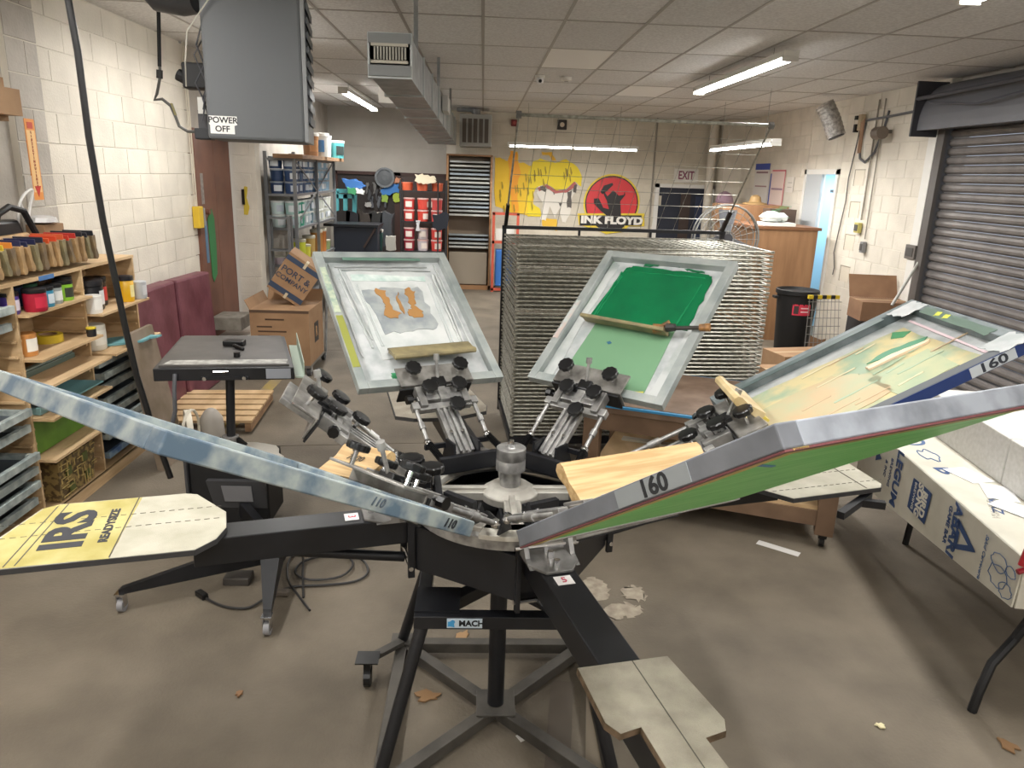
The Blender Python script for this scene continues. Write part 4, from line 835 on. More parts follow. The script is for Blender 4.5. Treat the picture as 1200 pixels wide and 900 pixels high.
O('plastic_wrap', G(TR(-2.9, 5.10, 1.785)).lathe([(.04, 0), (.1, .01), (.09, .04), (.05, .05), (.02, .045)], 9), P('c9c8c6', .2), label='crumpled clear plastic on the small cardboard box', cat='plastic wrap')
O('white_cable_loop', G().tube(smooth_pts([(-2.90, 4.85, 1.80), (-2.9, 4.88, 1.9), (-2.9, 4.95, 1.97), (-2.9, 5.05, 2.0), (-2.9, 5.0, 1.9), (-2.9, 4.95, 1.82), (-2.9, 4.9, 1.93)]), .009, 6), P('e2e0dc'), smooth=True, label='loop of white cable on the shelf top by the pier', cat='cable')
O('blue_gloves', G().blob([(-2.7, 5.1), (-2.45, 5.3), (-2.4, 5.55), (-2.6, 5.5), (-2.75, 5.3)], .94, .955, .02, 5, 6), P('6ea6ae', .5), label='pale blue rags on the board under the white jug', cat='rags')
O('leaning_board', G().hexa([(-2.36, 5.2, 0), (-2.30, 5.2, 0), (-2.30, 5.6, 0), (-2.36, 5.6, 0)], [(-2.50, 5.2, 1.02), (-2.47, 5.2, 1.02), (-2.47, 5.6, 1.02), (-2.50, 5.6, 1.02)]), mat('board_grey', rgb('877868'), .7, c2=rgb('71624f'), sc=5), label='grey-brown board leaning at the far end of the wooden shelves', cat='board')
# ------------------------------------------------------------------ FLASH DRYER
fd = T('flash_dryer', 'black flash dryer with a flat square heating head on a wheeled stand', 'flash dryer', (-1.42, 4.3, 0), 0)
zz = 1.05
def at_(x, y, z): return at(x, y, z=z)
A0, A1, A2, A3 = Vector((-1.88, 4.21)), Vector((-1.10, 4.32)), Vector((-1.37, 5.16)), Vector((-2.05, 5.08))
O('head_box', G().hexa([(*p, zz-.075) for p in (A0, A1, A2, A3)], [(*p, zz) for p in (A0, A1, A2, A3)]), black_m, fd, world=True, bev=.004)
ctr = (A0+A1+A2+A3)/4
ins = [ctr+(p-ctr)*.93 for p in (A0, A1, A2, A3)]
O('top_sheet', G().hexa([(*p, zz) for p in ins], [(*p, zz+.012) for p in ins]), mat('blued_steel', rgb('5a5755'), .45, .4, c2=rgb('474543'), sc=5), fd, world=True)
a, b_ = ins[0], ins[1]
O('warning_label', G().hexa([(*(a+(b_-a)*.02+Vector((0, .02))), zz+.012), (*(a+(b_-a)*.97+Vector((0, .02))), zz+.012), (*(a+(b_-a)*.95+Vector((0, .12))), zz+.012), (*(a+(b_-a)*.03+Vector((0, .12))), zz+.012)], [(*(a+(b_-a)*.02+Vector((0, .02))), zz+.0135), (*(a+(b_-a)*.97+Vector((0, .02))), zz+.0135), (*(a+(b_-a)*.95+Vector((0, .12))), zz+.0135), (*(a+(b_-a)*.03+Vector((0, .12))), zz+.0135)]), mat('label_worn', rgb('77756f'), .5, c2=rgb('b9b8b2'), sc=18), fd, world=True)
O('junction_box', G().cb(-1.6, 4.8, zz+.03, .13, .08, .035).cyl((-1.58, 4.72, zz+.03), (-1.5, 4.66, zz+.02), .012), blackd, fd, world=True, bev=.006)
O('control_knob', G().cyl((-1.49, 4.5, zz+.012), (-1.49, 4.5, zz+.04), .02, n=12), blackd, fd, world=True)
O('perforated_flange', G().hexa([(-1.10, 4.34, zz-.07), (-1.04, 4.33, zz-.07), (-1.28, 5.15, zz-.07), (-1.34, 5.15, zz-.07)], [(-1.10, 4.34, zz-.06), (-1.04, 4.33, zz-.06), (-1.28, 5.15, zz-.06), (-1.34, 5.15, zz-.06)]).hexa([(-1.045, 4.33, zz-.07), (-1.04, 4.33, zz-.07), (-1.28, 5.15, zz-.07), (-1.285, 5.15, zz-.07)], [(-1.045, 4.33, zz+.03), (-1.04, 4.33, zz+.03), (-1.28, 5.15, zz+.03), (-1.285, 5.15, zz+.03)]), P('a6b5a6', .4), fd, world=True)
fq = O('rating_label', G().bar((-1.26, 4.296, zz-.037), (-1.12, 4.316, zz-.037), .003, .06), P('8c9098', .4), fd, world=True)
O('hook', G().cyl((-1.55, 4.25, zz-.02), (-1.47, 4.26, zz-.02), .006, n=6), chrome, fd, world=True)
O('mount_strap', G().bar((-1.62, 4.242, zz-.06), (-1.36, 4.278, zz-.06), .01, .02), black_m, fd, world=True)
for x in (-1.60, -1.38): O('bolt', G().cyl((x, 4.23+(x+1.6)*.14, zz-.06), (x, 4.245+(x+1.6)*.14, zz-.06), .012, n=8), chrome, fd, world=True)
O('pole', G().cyl((-1.515, 4.35, .5), (-1.49, 4.35, zz-.07), .026, n=14), black_m, fd, world=True, smooth=True)
O('lower_pole', G().cyl((-1.53, 4.35, .2), (-1.515, 4.35, .55), .032, n=14), black_m, fd, world=True, smooth=True)
O('collar', G().cyl((-1.515, 4.35, .53), (-1.515, 4.35, .60), .05, n=10), dsteel, fd, world=True, bev=.004)
for s in (-1, 1): O('wing_knob', G().bar((-1.515+s*.045, 4.34, .58), (-1.515+s*.10, 4.32, .545), .02, .03), blackd, fd, world=True)
O('power_cable', G().tube([(-1.76, 4.22, zz-.03), (-1.76, 4.19, zz-.12), (-1.77, 4.2, .8), (-1.80, 4.22, .72), (-1.84, 4.2, .64)], .013, 8), P('55565a', .4), fd, world=True, smooth=True)
cb_ = O('control_cabinet', G().box(-1.74, -1.27, 4.24, 4.56, .06, .46), blackm, fd, world=True, bev=.01)
O('cabinet_edge', G().box(-1.76, -1.745, 4.22, 4.56, .05, .50), P('3c3c3e'), fd, world=True)
O('control_panel', G().hexa([(-1.60, 4.235, .17), (-1.28, 4.235, .17), (-1.28, 4.24, .17), (-1.60, 4.24, .17)], [(-1.63, 4.20, .36), (-1.28, 4.20, .36), (-1.28, 4.24, .36), (-1.63, 4.24, .36)]), P('3a3a3c', .6), fd, world=True)
O('panel_label', G().hexa([(-1.53, 4.218, .22), (-1.36, 4.218, .22), (-1.36, 4.222, .22), (-1.53, 4.222, .22)], [(-1.54, 4.197, .33), (-1.36, 4.197, .33), (-1.36, 4.201, .33), (-1.54, 4.201, .33)]), P('77777a'), fd, world=True)
O('white_base_plate', G().blob([(-1.45, 4.3), (-1.2, 4.35), (-1.3, 4.55), (-1.5, 4.6)], .462, .468, .01, 3, 1), P('cfcac0'), fd, world=True)
# stand: two long tapering steel channels with casters
def chan(p, q, hw0, hw1): return G().hexa([(p[0], p[1]-.02, p[2]), (p[0], p[1]+.02, p[2]), (q[0], q[1]+.02, q[2]), (q[0], q[1]-.02, q[2])], [(p[0], p[1]-.02, p[2]+hw0), (p[0], p[1]+.02, p[2]+hw0), (q[0], q[1]+.02, q[2]+hw1), (q[0], q[1]-.02, q[2]+hw1)])
O('stand_leg', chan((-1.78, 3.38, .10), (-1.05, 3.75, .10), .03, .17), black_m, fd, world=True)
O('stand_leg', chan((-.66, 4.15, .09), (-1.15, 3.72, .10), .03, .15), black_m, fd, world=True)
O('stand_leg', G().hexa([(-1.16, 3.66, .12), (-1.04, 3.66, .12), (-.98, 3.20, .10), (-1.02, 3.20, .10)], [(-1.16, 3.66, .26), (-1.04, 3.66, .26), (-.98, 3.20, .13), (-1.02, 3.20, .13)]), black_m, fd, world=True)
O('stand_leg', G().bar((-1.1, 3.75, .16), (-1.5, 4.35, .16), .05, .10), black_m, fd, world=True)
O('hub_box', G().cb(-1.10, 3.70, .20, .12, .12, .16), black_m, fd, world=True, bev=.004)
for x, y in ((-1.78, 3.38), (-1.0, 3.19), (-.68, 4.17), (-1.35, 4.4)):
    w_ = O('caster_wheel', G().cyl((x-.014, y, .035), (x+.014, y, .035), .035, n=18), P('8d8d90', .4), fd, world=True, smooth=True)
    O('caster_fork', G().box(x-.02, x-.015, y-.02, y+.02, .03, .10).box(x+.015, x+.02, y-.02, y+.02, .03, .10).cb(x, y, .1, .05, .05, .008), chrome, w_, world=True)
cblk = P('2b2a2a', .5)
cd_ = T('floor_cable', 'tangle of black power cable on the floor left of the press', 'cable', (-1.0, 3.6, 0))
pp = [(-1.42, 3.50, .012), (-1.34, 3.44, .01), (-1.25, 3.40, .01), (-1.15, 3.40, .012), (-1.08, 3.50, .015), (-.98, 3.60, .012), (-.82, 3.62, .012), (-.66, 3.66, .012), (-.60, 3.76, .012), (-.66, 3.90, .015), (-.82, 3.96, .012), (-.98, 3.88, .012), (-1.0, 3.74, .018), (-.9, 3.66, .02), (-.74, 3.70, .02), (-.70, 3.86, .016), (-.84, 4.02, .012), (-1.0, 4.02, .012), (-1.07, 3.9, .012), (-1.02, 3.66, .02), (-.92, 3.5, .012), (-.84, 3.38, .01)]
O('cable', G().tube(smooth_pts(pp), .0065, 6), cblk, cd_, world=True, smooth=True); O('cable', G().tube(smooth_pts([(-.9, 3.5, .01), (-.95, 3.7, .02), (-1.0, 3.9, .05), (-1.08, 3.85, .2)]), .006, 6), cblk, cd_, world=True, smooth=True)
O('plug', G().bar((-1.46, 3.53, .018), (-1.40, 3.48, .018), .035, .03), blackd, cd_, world=True, bev=.005); O('plug_knot', G().cb(-1.02, 3.53, .02, .08, .04, .03), P('6a6259'), cd_, world=True, bev=.008)
O('cable_box', G().box(-1.36, -1.22, 3.62, 3.72, 0, .045), P('47433f'), bev=.006, label='small dark box on the floor under the yellow platen arm', cat='box')
# pallet, yellow line, bucket
pa = T('wooden_pallet', 'wooden pallet on the floor behind the flash dryer', 'pallet', (-2.30, 6.45, 0), 4)
for k in range(6): O('deck_plank', G().box(-.42, .36, -.45+k*.16, -.33+k*.16, .10, .12), wood, pa)
for x in (-.38, -.03, .30): O('stringer', G().box(x, x+.05, -.45, .47, .02, .10), woodd, pa)
O('painted_line', G().box(-2.22, -2.10, 5.9, 9.2, .0005, .0025), mat('yellow_paint_worn', rgb('a8924a'), .8, c2=rgb('8c7f6a'), sc=5), fl, world=True)
bu = T('white_bucket_lid', 'round white plastic lid leaning by the pallet', 'lid', (-2.28, 5.62, .16)); O('disc', G().cyl((-.02, 0, 0), (.02, .02, .0), .17, n=24), P('dcd6c6', .5), bu, smooth=True); O('rim', G(RZ(0)).tube([(.02+.0*math.cos(R(a)), .17*math.cos(R(a)), .17*math.sin(R(a))) for a in range(0, 361, 20)], .012, 6), P('cfc8b8', .5), bu, smooth=True)
O('bagged_roll', G(TR(-2.18, 5.85, 0)).lathe([(.07, 0), (.10, .04), (.09, .2), (.05, .26), (.02, .28)], 14), P('9a948c', .5), smooth=True, label='grey plastic bag beside the white lid', cat='bag')
# ------------------------------------------------------------------ STEEL SHELVES WITH PAINT TUBS
ss = T('steel_shelving', 'grey steel shelving crowded with ink buckets behind the cardboard boxes', 'shelving', (-2.2, 10.3, 0))
steelg = mat('shelf_steel', rgb('7e8083'), .45, .5)
SX0, SX1, SY0, SY1 = -2.76, -2.40, 9.9, 12.5
SZ = (.45, .95, 1.43, 1.86, 2.3)
for x in (SX0, SX1):
    for y in (SY0, (SY0+SY1)/2, SY1): O('post', G().cb(x, y, 1.19, .04, .04, 2.38), steelg, ss, world=True)
for z in SZ: O('shelf_deck', G().box(SX0, SX1, SY0, SY1, z-.03, z), steelg, ss, world=True)
O('brace', G().bar((SX1, SY0, 1.45), (SX1, SY1, 2.3), .01, .02).bar((SX1, SY1, 1.45), (SX1, SY0, 2.3), .01, .02), steelg, ss, world=True)
O('top_plank', G().box(-2.62, -2.25, 9.75, 12.6, 2.3, 2.35), woodd, ss, world=True)
def bucket(label, x, y, z, r, h, col, lid=None, lab=None, grp='ink buckets on the steel shelving', kind='ink_bucket'):
    t = T(kind, label, 'bucket', (x, y, z), random.choice((0, -50, -70, -90, 180)), group=grp)
    O('pail', G().lathe([(r*.9, 0), (r, h*.85), (r*1.03, h*.86), (r*1.03, h*.9)], 14), P(col, .4), t, smooth=True)
    O('lid', G().lathe([(r*1.05, h*.88), (r*1.05, h), (r*.95, h*1.01)], 14), P(lid or 'cfd0cc', .4), t, smooth=True)
    if lab: O('label', G().ring(r*.97, r*1.02, h*.2, h*.7, 6, -35, 35), P(lab, .4), t)
    return t
random.seed(5)
cols3 = ['2f4468', '37507a', '27395c', '3d5577', '2f4a70', '40648c', '4a6a90', '5b7ea2', '6f94b5', '8fb0c8']
cols2 = ['cfe0de', 'a9c9c4', '2f8f78', '3f9f86', 'b7ccd0', 'a9bcc4', '5c7a88', 'd5dcda', 'c4d2d2', 'cfd4cc']
rown = ['front', 'second', 'third', 'fourth', 'fifth', 'sixth', 'seventh', 'eighth', 'ninth']
def bk_rows(z, cols, side, tiers, nm):
    pos = []
    for k in range(2): pos.append((SX0+.10+k*.18, SY0+.14, 'facing the camera, %s from the left' % rown[k].replace('front', 'first')))
    for k in range(1, 12): pos.append((SX1-.11, SY0+.14+k*.2, 'along the aisle side, %s from the near end' % (rown+['tenth', 'eleventh', 'twelfth'])[k]))
    for i, (x, y, w_) in enumerate(pos):
        for tr_ in range(tiers):
            c = cols[min(len(cols)-1, i)]
            bucket('%s bucket %s, %s' % (nm, w_, ('upper' if tr_ else 'lower') if tiers == 2 else ('bottom', 'middle', 'top')[tr_] if tiers == 3 else 'single'), x+random.uniform(-.01, .01), y, z+tr_*(.17 if tiers == 2 else .155), .088, .165 if tiers == 2 else .15, c, '9aa3ad' if nm[0] == 'n' else 'd8dcda', 'dfe4e8' if (i+tr_) % 2 == 0 else 'c2ccd6')
bk_rows(1.86, cols3, 0, 3, 'navy to blue')
bk_rows(1.43, cols2, 0, 2, 'pale green')
for i, (x, y, c, h) in enumerate(((-2.5, 10.05, 'a8a38a', .2), (-2.5, 10.4, 'c7cf3a', .3), (-2.5, 10.7, 'd6d24a', .2), (-2.5, 11.0, 'b99a5a', .3), (-2.5, 11.5, 'c98f4a', .35), (-2.5, 11.8, 'c87f43', .35), (-2.5, 12.1, '8a9a6a', .15), (-2.68, 10.05, 'c9b9c0', .1))): bucket(['cream', 'lime yellow', 'dull yellow', 'tan', 'orange', 'rust', 'olive', 'low pinkish'][i]+' tub on the fourth deck of the steel shelving', x, y, .95, .09, h, c, 'b9b5a5', None, 'tubs on the lower steel deck')
for i, (x, c) in enumerate(((-2.68, '2a3648'), (-2.50, '26303f'))): bucket(['left', 'middle', 'right'][i]+' dark bucket on the lowest steel deck', x, 10.05, .45, .085, .28, c, '1e232c', 'c9c98a' if i == 1 else None, 'dark buckets on the lowest deck')
for i, (x, y, c, l, h) in enumerate(((-2.40, 10.9, 'b98a62', 'd9a26f', .30), (-2.32, 11.2, 'd5d6d2', '4f86c0', .32), (-2.34, 11.5, 'd9dcdc', '5f8fc4', .30), (-2.3, 12.3, '58aeb4', '2f3b3a', .26), (-2.5, 12.2, '2f3a3a', 'cfd4d0', .24))): bucket(['brown carton-coloured', 'tall white', 'second white', 'turquoise', 'dark'][i]+' bucket on top of the steel shelving', x, y, 2.35, .11, h, c, 'e8e8e4', l, 'buckets on top of the steel shelving')
sr = T('small_steel_rack', 'low grey steel frame standing in front of the steel shelving', 'rack', (-2.57, 9.62, 0))
for x in (-.11, .14):
    for y in (-.0, .12): O('post', G().cb(x, y, .8, .03, .03, 1.6), steelg, sr)
for z in (.55, 1.18, 1.58): O('deck', G().box(-.11, .14, -.02, .14, z-.02, z), steelg, sr)
# cardboard boxes on a dolly
dl = T('dolly', 'low wheeled dolly under the large cardboard box', 'dolly', (-2.15, 8.3, 0))
O('deck', G().box(-.33, .33, -.45, .42, .10, .13), P('6e6a64'), dl)
for x in (-.27, .3):
    for y in (-.38, .36): O('caster_wheel', G().cyl((x-.02, y, .05), (x+.02, y, .05), .05, n=14), P('4b4c50'), dl, smooth=True); O('caster_fork', G().box(x-.03, x+.03, y-.03, y+.03, .05, .10), galv, dl)
O('push_handle', G().tube([(.34, .3, .12), (.36, .32, .6), (.36, .32, .9)], .015, 6), galv, dl, smooth=True)
lc = T('large_cardboard_box', 'large open cardboard box on the dolly with printed lines and a black emblem', 'box', (-2.13, 8.2, .13))
O('carton', G().box(-.31, .31, -.35, .35, 0, .60), card, lc)
O('tape_edge', G().box(-.312, .312, -.352, -.35, .57, .60), P('5a4636'), lc)
for k, (a, b_, zc) in enumerate(((-.31, .31, 0),)): O('flap', G().hexa([(-.31, .35, .60), (.31, .35, .60), (.31, .42, .72), (-.31, .42, .72)], [(-.31, .356, .60), (.31, .356, .60), (.31, .426, .72), (-.31, .426, .72)]), card, lc)
O('flap', G().hexa([(-.31, -.35, .60), (-.31, .35, .60), (-.36, .35, .70), (-.36, -.35, .70)], [(-.304, -.35, .60), (-.304, .35, .60), (-.354, .35, .70), (-.354, -.35, .70)]), card, lc)
prt = P('4a3526')
for k, (x, w, z) in enumerate(((-.05, .20, .50), (-.16, .16, .42), (-.08, .30, .37), (-.17, .12, .32), (-.12, .22, .27), (-.14, .18, .22), (-.10, .25, .17))): O('print_line', G().box(x-w/2, x+w/2, -.3515, -.35, z-.008, z+.008), prt, lc)
em = O('emblem', G().box(.31, .3115, -.1, .1, .20, .42), P('2d2a2a'), lc); text('R', .16, P('b28a5e'), em, frameM((.3125, 0, .31), (0, 1, 0), (0, 0, 1)), bold=.004)
pcm = frameM(at(345, 328, Y=8.15), Vector((.75, .1, -.53)), Vector((.53, .0, .8)))
pc = T('tilted_cardboard_box', 'tilted cardboard box with dark blue bands and printed lettering, in the large box', 'box', m=pcm)
O('carton', G().box(-.20, .20, -.235, .235, -.34, 0), card, pc, bev=.003)
for y0_, y1_ in ((-.205, -.145), (.15, .205)): O('blue_band', G().box(-.201, .201, y0_, y1_, -.12, .0015), P('34435a'), pc)
O('packing_tape', G().box(.0, .03, .16, .236, -.1, .0022).box(.0, .03, -.236, -.17, -.1, .0022), P('c4b79a', .3), pc)
text('PORT &', .10, P('3b4354'), pc, TR(-.01, .045, .003), bold=.001); text('COMPANY', .078, P('3b4354'), pc, TR(-.01, -.045, .003), bold=.0005)
# ------------------------------------------------------------------ BACK OF THE ROOM, LEFT
O('dark_doorway_panel', G().box(-2.88, -.72, YB-.03, YB, 0, 2.12), P('2b2422'), label='dark brown double doors behind the red tubs', cat='door')
bkb = P('3e2620')
for x in (-2.88, -1.72, -1.66, -.74): O('door_trim', G().box(x, x+.06, YB-.08, YB-.03, 0, 2.16), bkb, kind='structure')
O('door_trim', G().box(-2.88, -.68, YB-.08, YB-.03, 2.1, 2.16), bkb, kind='structure')
O('door_slab', G().box(-1.6, -.74, YB-.06, YB-.03, 0, 2.1), P('40302b'), kind='structure'); O('brass_door_knob', G().cyl((-1.5, YB-.06, 1.1), (-1.5, YB-.12, 1.1), .035, n=10), chrome, label='shiny round door knob on the dark door left of the red tubs', cat='door knob')
def atY(x, y, Y): return at(380+x/8, 190+y/8, Y=Y)
def blobY(name, label, cat, px, Y, d, col, seed=1, amp=.02, group=None):
    q = [atY(x, y, Y) for x, y in px]; g = G().blob([(p.x, p.z) for p in q], 0, d, amp, 4, seed, frameM((0, Y, 0), (1, 0, 0), (0, 0, 1)))
    return O(name, g, P(col) if isinstance(col, str) else col, label=label, cat=cat, group=group)
blobY('blue_tarp', 'folded blue cloth on top of the turquoise shelf at the back', 'cloth', [(200, 160), (330, 165), (400, 235), (250, 240)], 13.6, .3, '2f5f9c')
tq = T('turquoise_rack', 'turquoise metal rack with dark clothes at the back left', 'rack', (-2.5, 13.5, 0))
tqm = P('5fb4bd')
for a, b_ in (((118, 270), (118, 1060)), ((285, 270), (285, 1060)), ((200, 300), (200, 1145)), ((118, 270), (290, 270)), ((118, 320), (280, 320))): O('rail', G().bar(atY(*a, 13.5), atY(*b_, 13.5), .07, .07, (0, 1, 0)), tqm, tq, world=True)
for i in range(5): O('dark_bundle', G().blob([(0, 0), (.2, 0), (.22, .55), (.0, .6)], 0, .2, .03, 4, i, frameM((-2.55+i*.19, 13.6, .9), (1, 0, 0), (0, 0, 1))), P(('25211f', '1f2026', '37302b', '222222', '3c3f44')[i]), tq, world=True)
blobY('green_bottle_pack', 'green and white bundle on the turquoise rack', 'bundle', [(230, 240), (300, 245), (310, 300), (240, 290)], 13.3, .1, '3d8a5c')
blobY('white_cloth', 'small white cloth on the turquoise rack', 'cloth', [(310, 250), (370, 255), (380, 295), (320, 290)], 13.3, .1, 'd9dcd8')
q = atY(568, 145, 14.96); rf = T('round_fan', 'round grey fan high on the back wall', 'fan', q); O('guard', G(RX(90)).ring(.15, .19, -.05, .05, 24), P('6d7276'), rf); O('hub', G(RX(90)).lathe([(.05, -.04), (.15, -.02), (.15, .02), (.05, .04)], 20), P('5c6064'), rf)
for i, (px, c, lb_, ct) in enumerate((([(530, 260), (620, 200), (690, 210), (700, 280), (640, 300), (540, 310)], '3a7ac0', 'blue patterned cloth hanging on the back wall', 'cloth'), ([(545, 310), (590, 300), (600, 370), (545, 370)], '8fb04a', 'left yellow-green glove under the blue cloth', 'glove'), ([(645, 290), (700, 290), (700, 370), (650, 370)], 'a3b83e', 'right yellow-green glove under the blue cloth', 'glove'), ([(640, 150), (700, 145), (735, 175), (650, 200)], 'c98a6a', 'red and cream rag above the blue cloth', 'rag'), ([(440, 465), (580, 470), (575, 540), (445, 545)], 'ddd8cf', 'white poster with green skyline, upper part', 'poster'), ([(440, 545), (575, 535), (570, 620), (450, 610)], '4f9a4c', 'green lower half of the poster on the back wall', 'poster'), ([(380, 380), (440, 380), (440, 420), (390, 420)], 'a9a8a4', 'pale tape gun on the back shelf', 'tool'))): blobY('back_item', lb_, ct, px, 15.0, .02, c, i)
for i in range(9): blobY('hanging_tool', '%s tool hanging in the back wall clutter, %s from the left' % (('pale grey', 'dark grey', 'blue-grey')[i % 3], ['first', 'second', 'third', 'fourth', 'fifth', 'sixth', 'seventh', 'eighth', 'ninth'][i]), 'tool', [(390+i*22, 190+(i*67) % 200), (415+i*22, 190+(i*67) % 200), (412+i*22, 290+(i*67) % 200), (394+i*22, 290+(i*67) % 200)], 15.02, .02, ('6b6a68', '3f3f42', '575a60')[i % 3], i, group='tools hanging on the back wall')
dsk = T('dark_workbench', 'low dark navy cabinet at the back left, in front of the clutter', 'cabinet', (-2.1, 12.6, 0))
a, b_ = atY(85, 600, 12.4), atY(500, 610, 12.4)
O('cabinet_body', G().box(a.x, b_.x, 12.4, 13.0, 0, a.z), P('1e2532', .5), dsk, world=True, bev=.01); O('cabinet_top', G().box(a.x-.15, b_.x+.02, 12.35, 13.0, a.z, a.z+.04), P('15181f', .4), dsk, world=True); O('strap', G().bar(atY(370, 800, 12.38), atY(480, 620, 12.38), .03, .03, (0, 1, 0)), P('3e2f2b'), dsk, world=True)
for i, (px, c, lb_) in enumerate((([(460, 670), (500, 670), (500, 820), (460, 820)], '1d4a48', 'dark teal bottle right of the navy cabinet'), ([(515, 640), (550, 640), (550, 820), (520, 820)], '2f5a55', 'second teal bottle right of the navy cabinet'), ([(580, 690), (670, 690), (670, 820), (590, 820)], 'b9b6ae', 'grey-white carton right of the teal bottles'), ([(510, 630), (550, 625), (550, 660), (515, 660)], 'e0ded6', 'white cap on the clutter right of the navy cabinet'))): blobY('floor_item', lb_, 'bottle' if i < 2 else 'carton', px, 12.8, .12, c, i, .01)
rs = T('black_wire_shelf', 'black wire shelving with red ink tubs in front of the dark door', 'shelving', (-1.05, 14.0, 0))
for x in (-1.47, -.80, -.66):
    for y in (13.8, 14.2): O('post', G().cyl((x, y, 0), (x, y, 2.05), .014, n=6), P('2a2a2c'), rs, world=True)
for z in (.35, .79, 1.32, 1.86): O('wire_deck', G().box(-1.47, -.66, 13.8, 14.2, z-.025, z), P('222226'), rs, world=True)
for lv, (z, tiers) in enumerate(((.79, 2), (1.32, 2))):
    for k in range(3):
        for tr_ in range(tiers):
            bucket('%s tub with white label, %s level of the black shelving, %s column, %s' % ('red', ('lower', 'upper')[lv], ('left', 'middle', 'right')[k], ('bottom', 'top')[tr_]), -1.33+k*.25, 13.92, z+tr_*.21, .1, .2, (('a32a3c', 'c9bfc4', 'd04a44'), ('c4403c', 'cf4a3e', 'c24a48'))[lv][k], 'd8b4ae', 'e8dcd2', 'red ink tubs on the black shelving', 'ink_tub')
for k in range(3): bucket('orange-red tub on top of the black shelving, '+('left', 'middle', 'right')[k], -1.36+k*.27, 13.9, 1.86, .1, .14, 'd0603f', 'd8775a', None, 'tubs on top of the black shelving', 'ink_tub')
blobY('crumpled_bag', 'crumpled cream paper bag on top of the black shelving', 'bag', [(860, 120), (940, 110), (1040, 140), (1050, 190), (960, 200), (860, 190)], 13.85, .15, 'd9cdb2'); blobY('tall_white_jar', 'white lidded glass jar in the middle of the black shelving', 'jar', [(860, 545), (905, 545), (890, 590), (910, 640), (860, 640), (870, 590)], 13.9, .1, 'd0d2d4', 2, .005)
blobY('dark_apron', 'dark navy cloth hanging on the right side of the black shelving', 'cloth', [(1020, 500), (1160, 460), (1165, 600), (1080, 640), (1020, 600)], 13.75, .08, '181d28')
# wooden rack of stored screens, red frame
wr_ = T('screen_storage_rack', 'tall wooden rack holding flat screens at the back, left of the yellow mural', 'rack', (-.24, 14.7, 0))
tan = P('9c7450')
for x in (-.67, .16): O('side_post', G().box(x-.02, x+.02, 14.5, 14.95, 0, 2.52), tan, wr_, world=True)
O('rack_top', G().box(-.69, .18, 14.5, 14.95, 2.5, 2.53), tan, wr_, world=True); O('rack_back', G().box(-.67, .16, 14.93, 14.95, 0, 2.5), P('8f7f6d'), wr_, world=True); O('rack_base', G().box(-.69, .18, 14.5, 14.95, 0, .08), tan, wr_, world=True)
lower = O('lower_panel', G().box(-.62, .11, 14.55, 14.57, .1, .72), P('9b9080'), wr_, world=True)
k = 0
for z in [2.38-.075*i for i in range(14)]+[1.03, .95, .87, .80]:
    t = T('stored_screen', 'pale framed screen in the tall wooden rack, '+('%s from its top' % ['first', 'second', 'third', 'fourth', 'fifth', 'sixth', 'seventh', 'eighth', 'ninth', 'tenth', 'eleventh', 'twelfth', 'thirteenth', 'fourteenth'][k] if k < 14 else 'lower group, '+['top', 'second', 'third', 'bottom'][k-14]), 'screen', (-.25, 14.6, z), group='screens in the tall wooden rack')
    O('front_bar', G().box(-.38, .38, -.06, -.02, 0, .034), P(('a9adab', 'b9bbb6', '8f979a', '9aa6b0')[k % 4], .4), t); O('mesh', G().box(-.38, .38, -.02, .3, .005, .01), P('5a6064'), t); k += 1
rd = T('red_frame_cart', 'red metal frame cart between the wooden rack and the drying rack', 'cart', (.42, 14.3, 0)); red = P('b5513d', .4)
for x in (-.2, .26): O('post', G().cb(x, 0, .75, .05, .05, 1.5), red, rd)
for z in (.05, .95, 1.48): O('cross_bar', G().cb(.03, 0, z, .5, .05, .05), red, rd)
O('blue_bin', G().box(-.15, .2, .05, .3, .1, .8), P('2f68b0'), rd, bev=.02); O('white_panel', G().box(-.15, .2, .05, .07, .98, 1.2), P('cfcfc8'), rd)
# mural and logo painted on the back wall
YM = YB-.0135
def mural(poly, col, d=.0, amp=.0, seed=1, sub=3, name='painted_shape'):
    q = [at(570+x/6, 170+y/6, Y=YM) for x, y in poly]
    return O(name, G().blob([(p.x, p.z) for p in q], 0, .0012, amp, sub, seed, frameM((0, YM-d*4, 0), (1, 0, 0), (0, 0, 1))), P(col, .6), mu, world=True)
mu = T('wall_mural', 'yellow dinosaur mural painted on the back wall', 'mural', (1.1, YM, 1.9))
mural([(55, 80), (110, 95), (150, 110), (170, 40), (220, 50), (230, 120), (330, 150), (330, 420), (300, 500), (180, 480), (60, 430)], 'ecc42c', 0, .02, 2)
mural([(330, 115), (380, 95), (480, 125), (560, 100), (640, 150), (672, 230), (665, 290), (620, 255), (560, 310), (490, 320), (420, 270), (350, 300), (310, 400), (370, 440), (390, 500), (290, 500), (290, 200)], 'ead227', .001, .01, 3)
mural([(390, 50), (460, 50), (490, 110), (465, 110), (440, 70), (395, 70)], 'e8b62c', .001, .008)
mural([(150, 110), (175, 40), (215, 50), (225, 130), (240, 200), (215, 330), (230, 470), (190, 480), (170, 300)], 'f0a42c', .002, .02, 5)
mural([(355, 330), (370, 290), (420, 280), (470, 320), (560, 330), (620, 260), (640, 300), (600, 370), (590, 460), (560, 545), (530, 540), (510, 450), (480, 520), (450, 430), (420, 530), (375, 525), (400, 420)], 'e2ddd2', .002, .015, 7)
for i, pp_ in enumerate(([(375, 290), (415, 285), (418, 330), (380, 320)], [(570, 330), (600, 320), (595, 440), (565, 440)], [(615, 280), (635, 275), (630, 340), (610, 330)], [(465, 330), (480, 330), (475, 350)], [(500, 400), (530, 410), (520, 430)])): mural(pp_, '55504c', .003, .01, i)
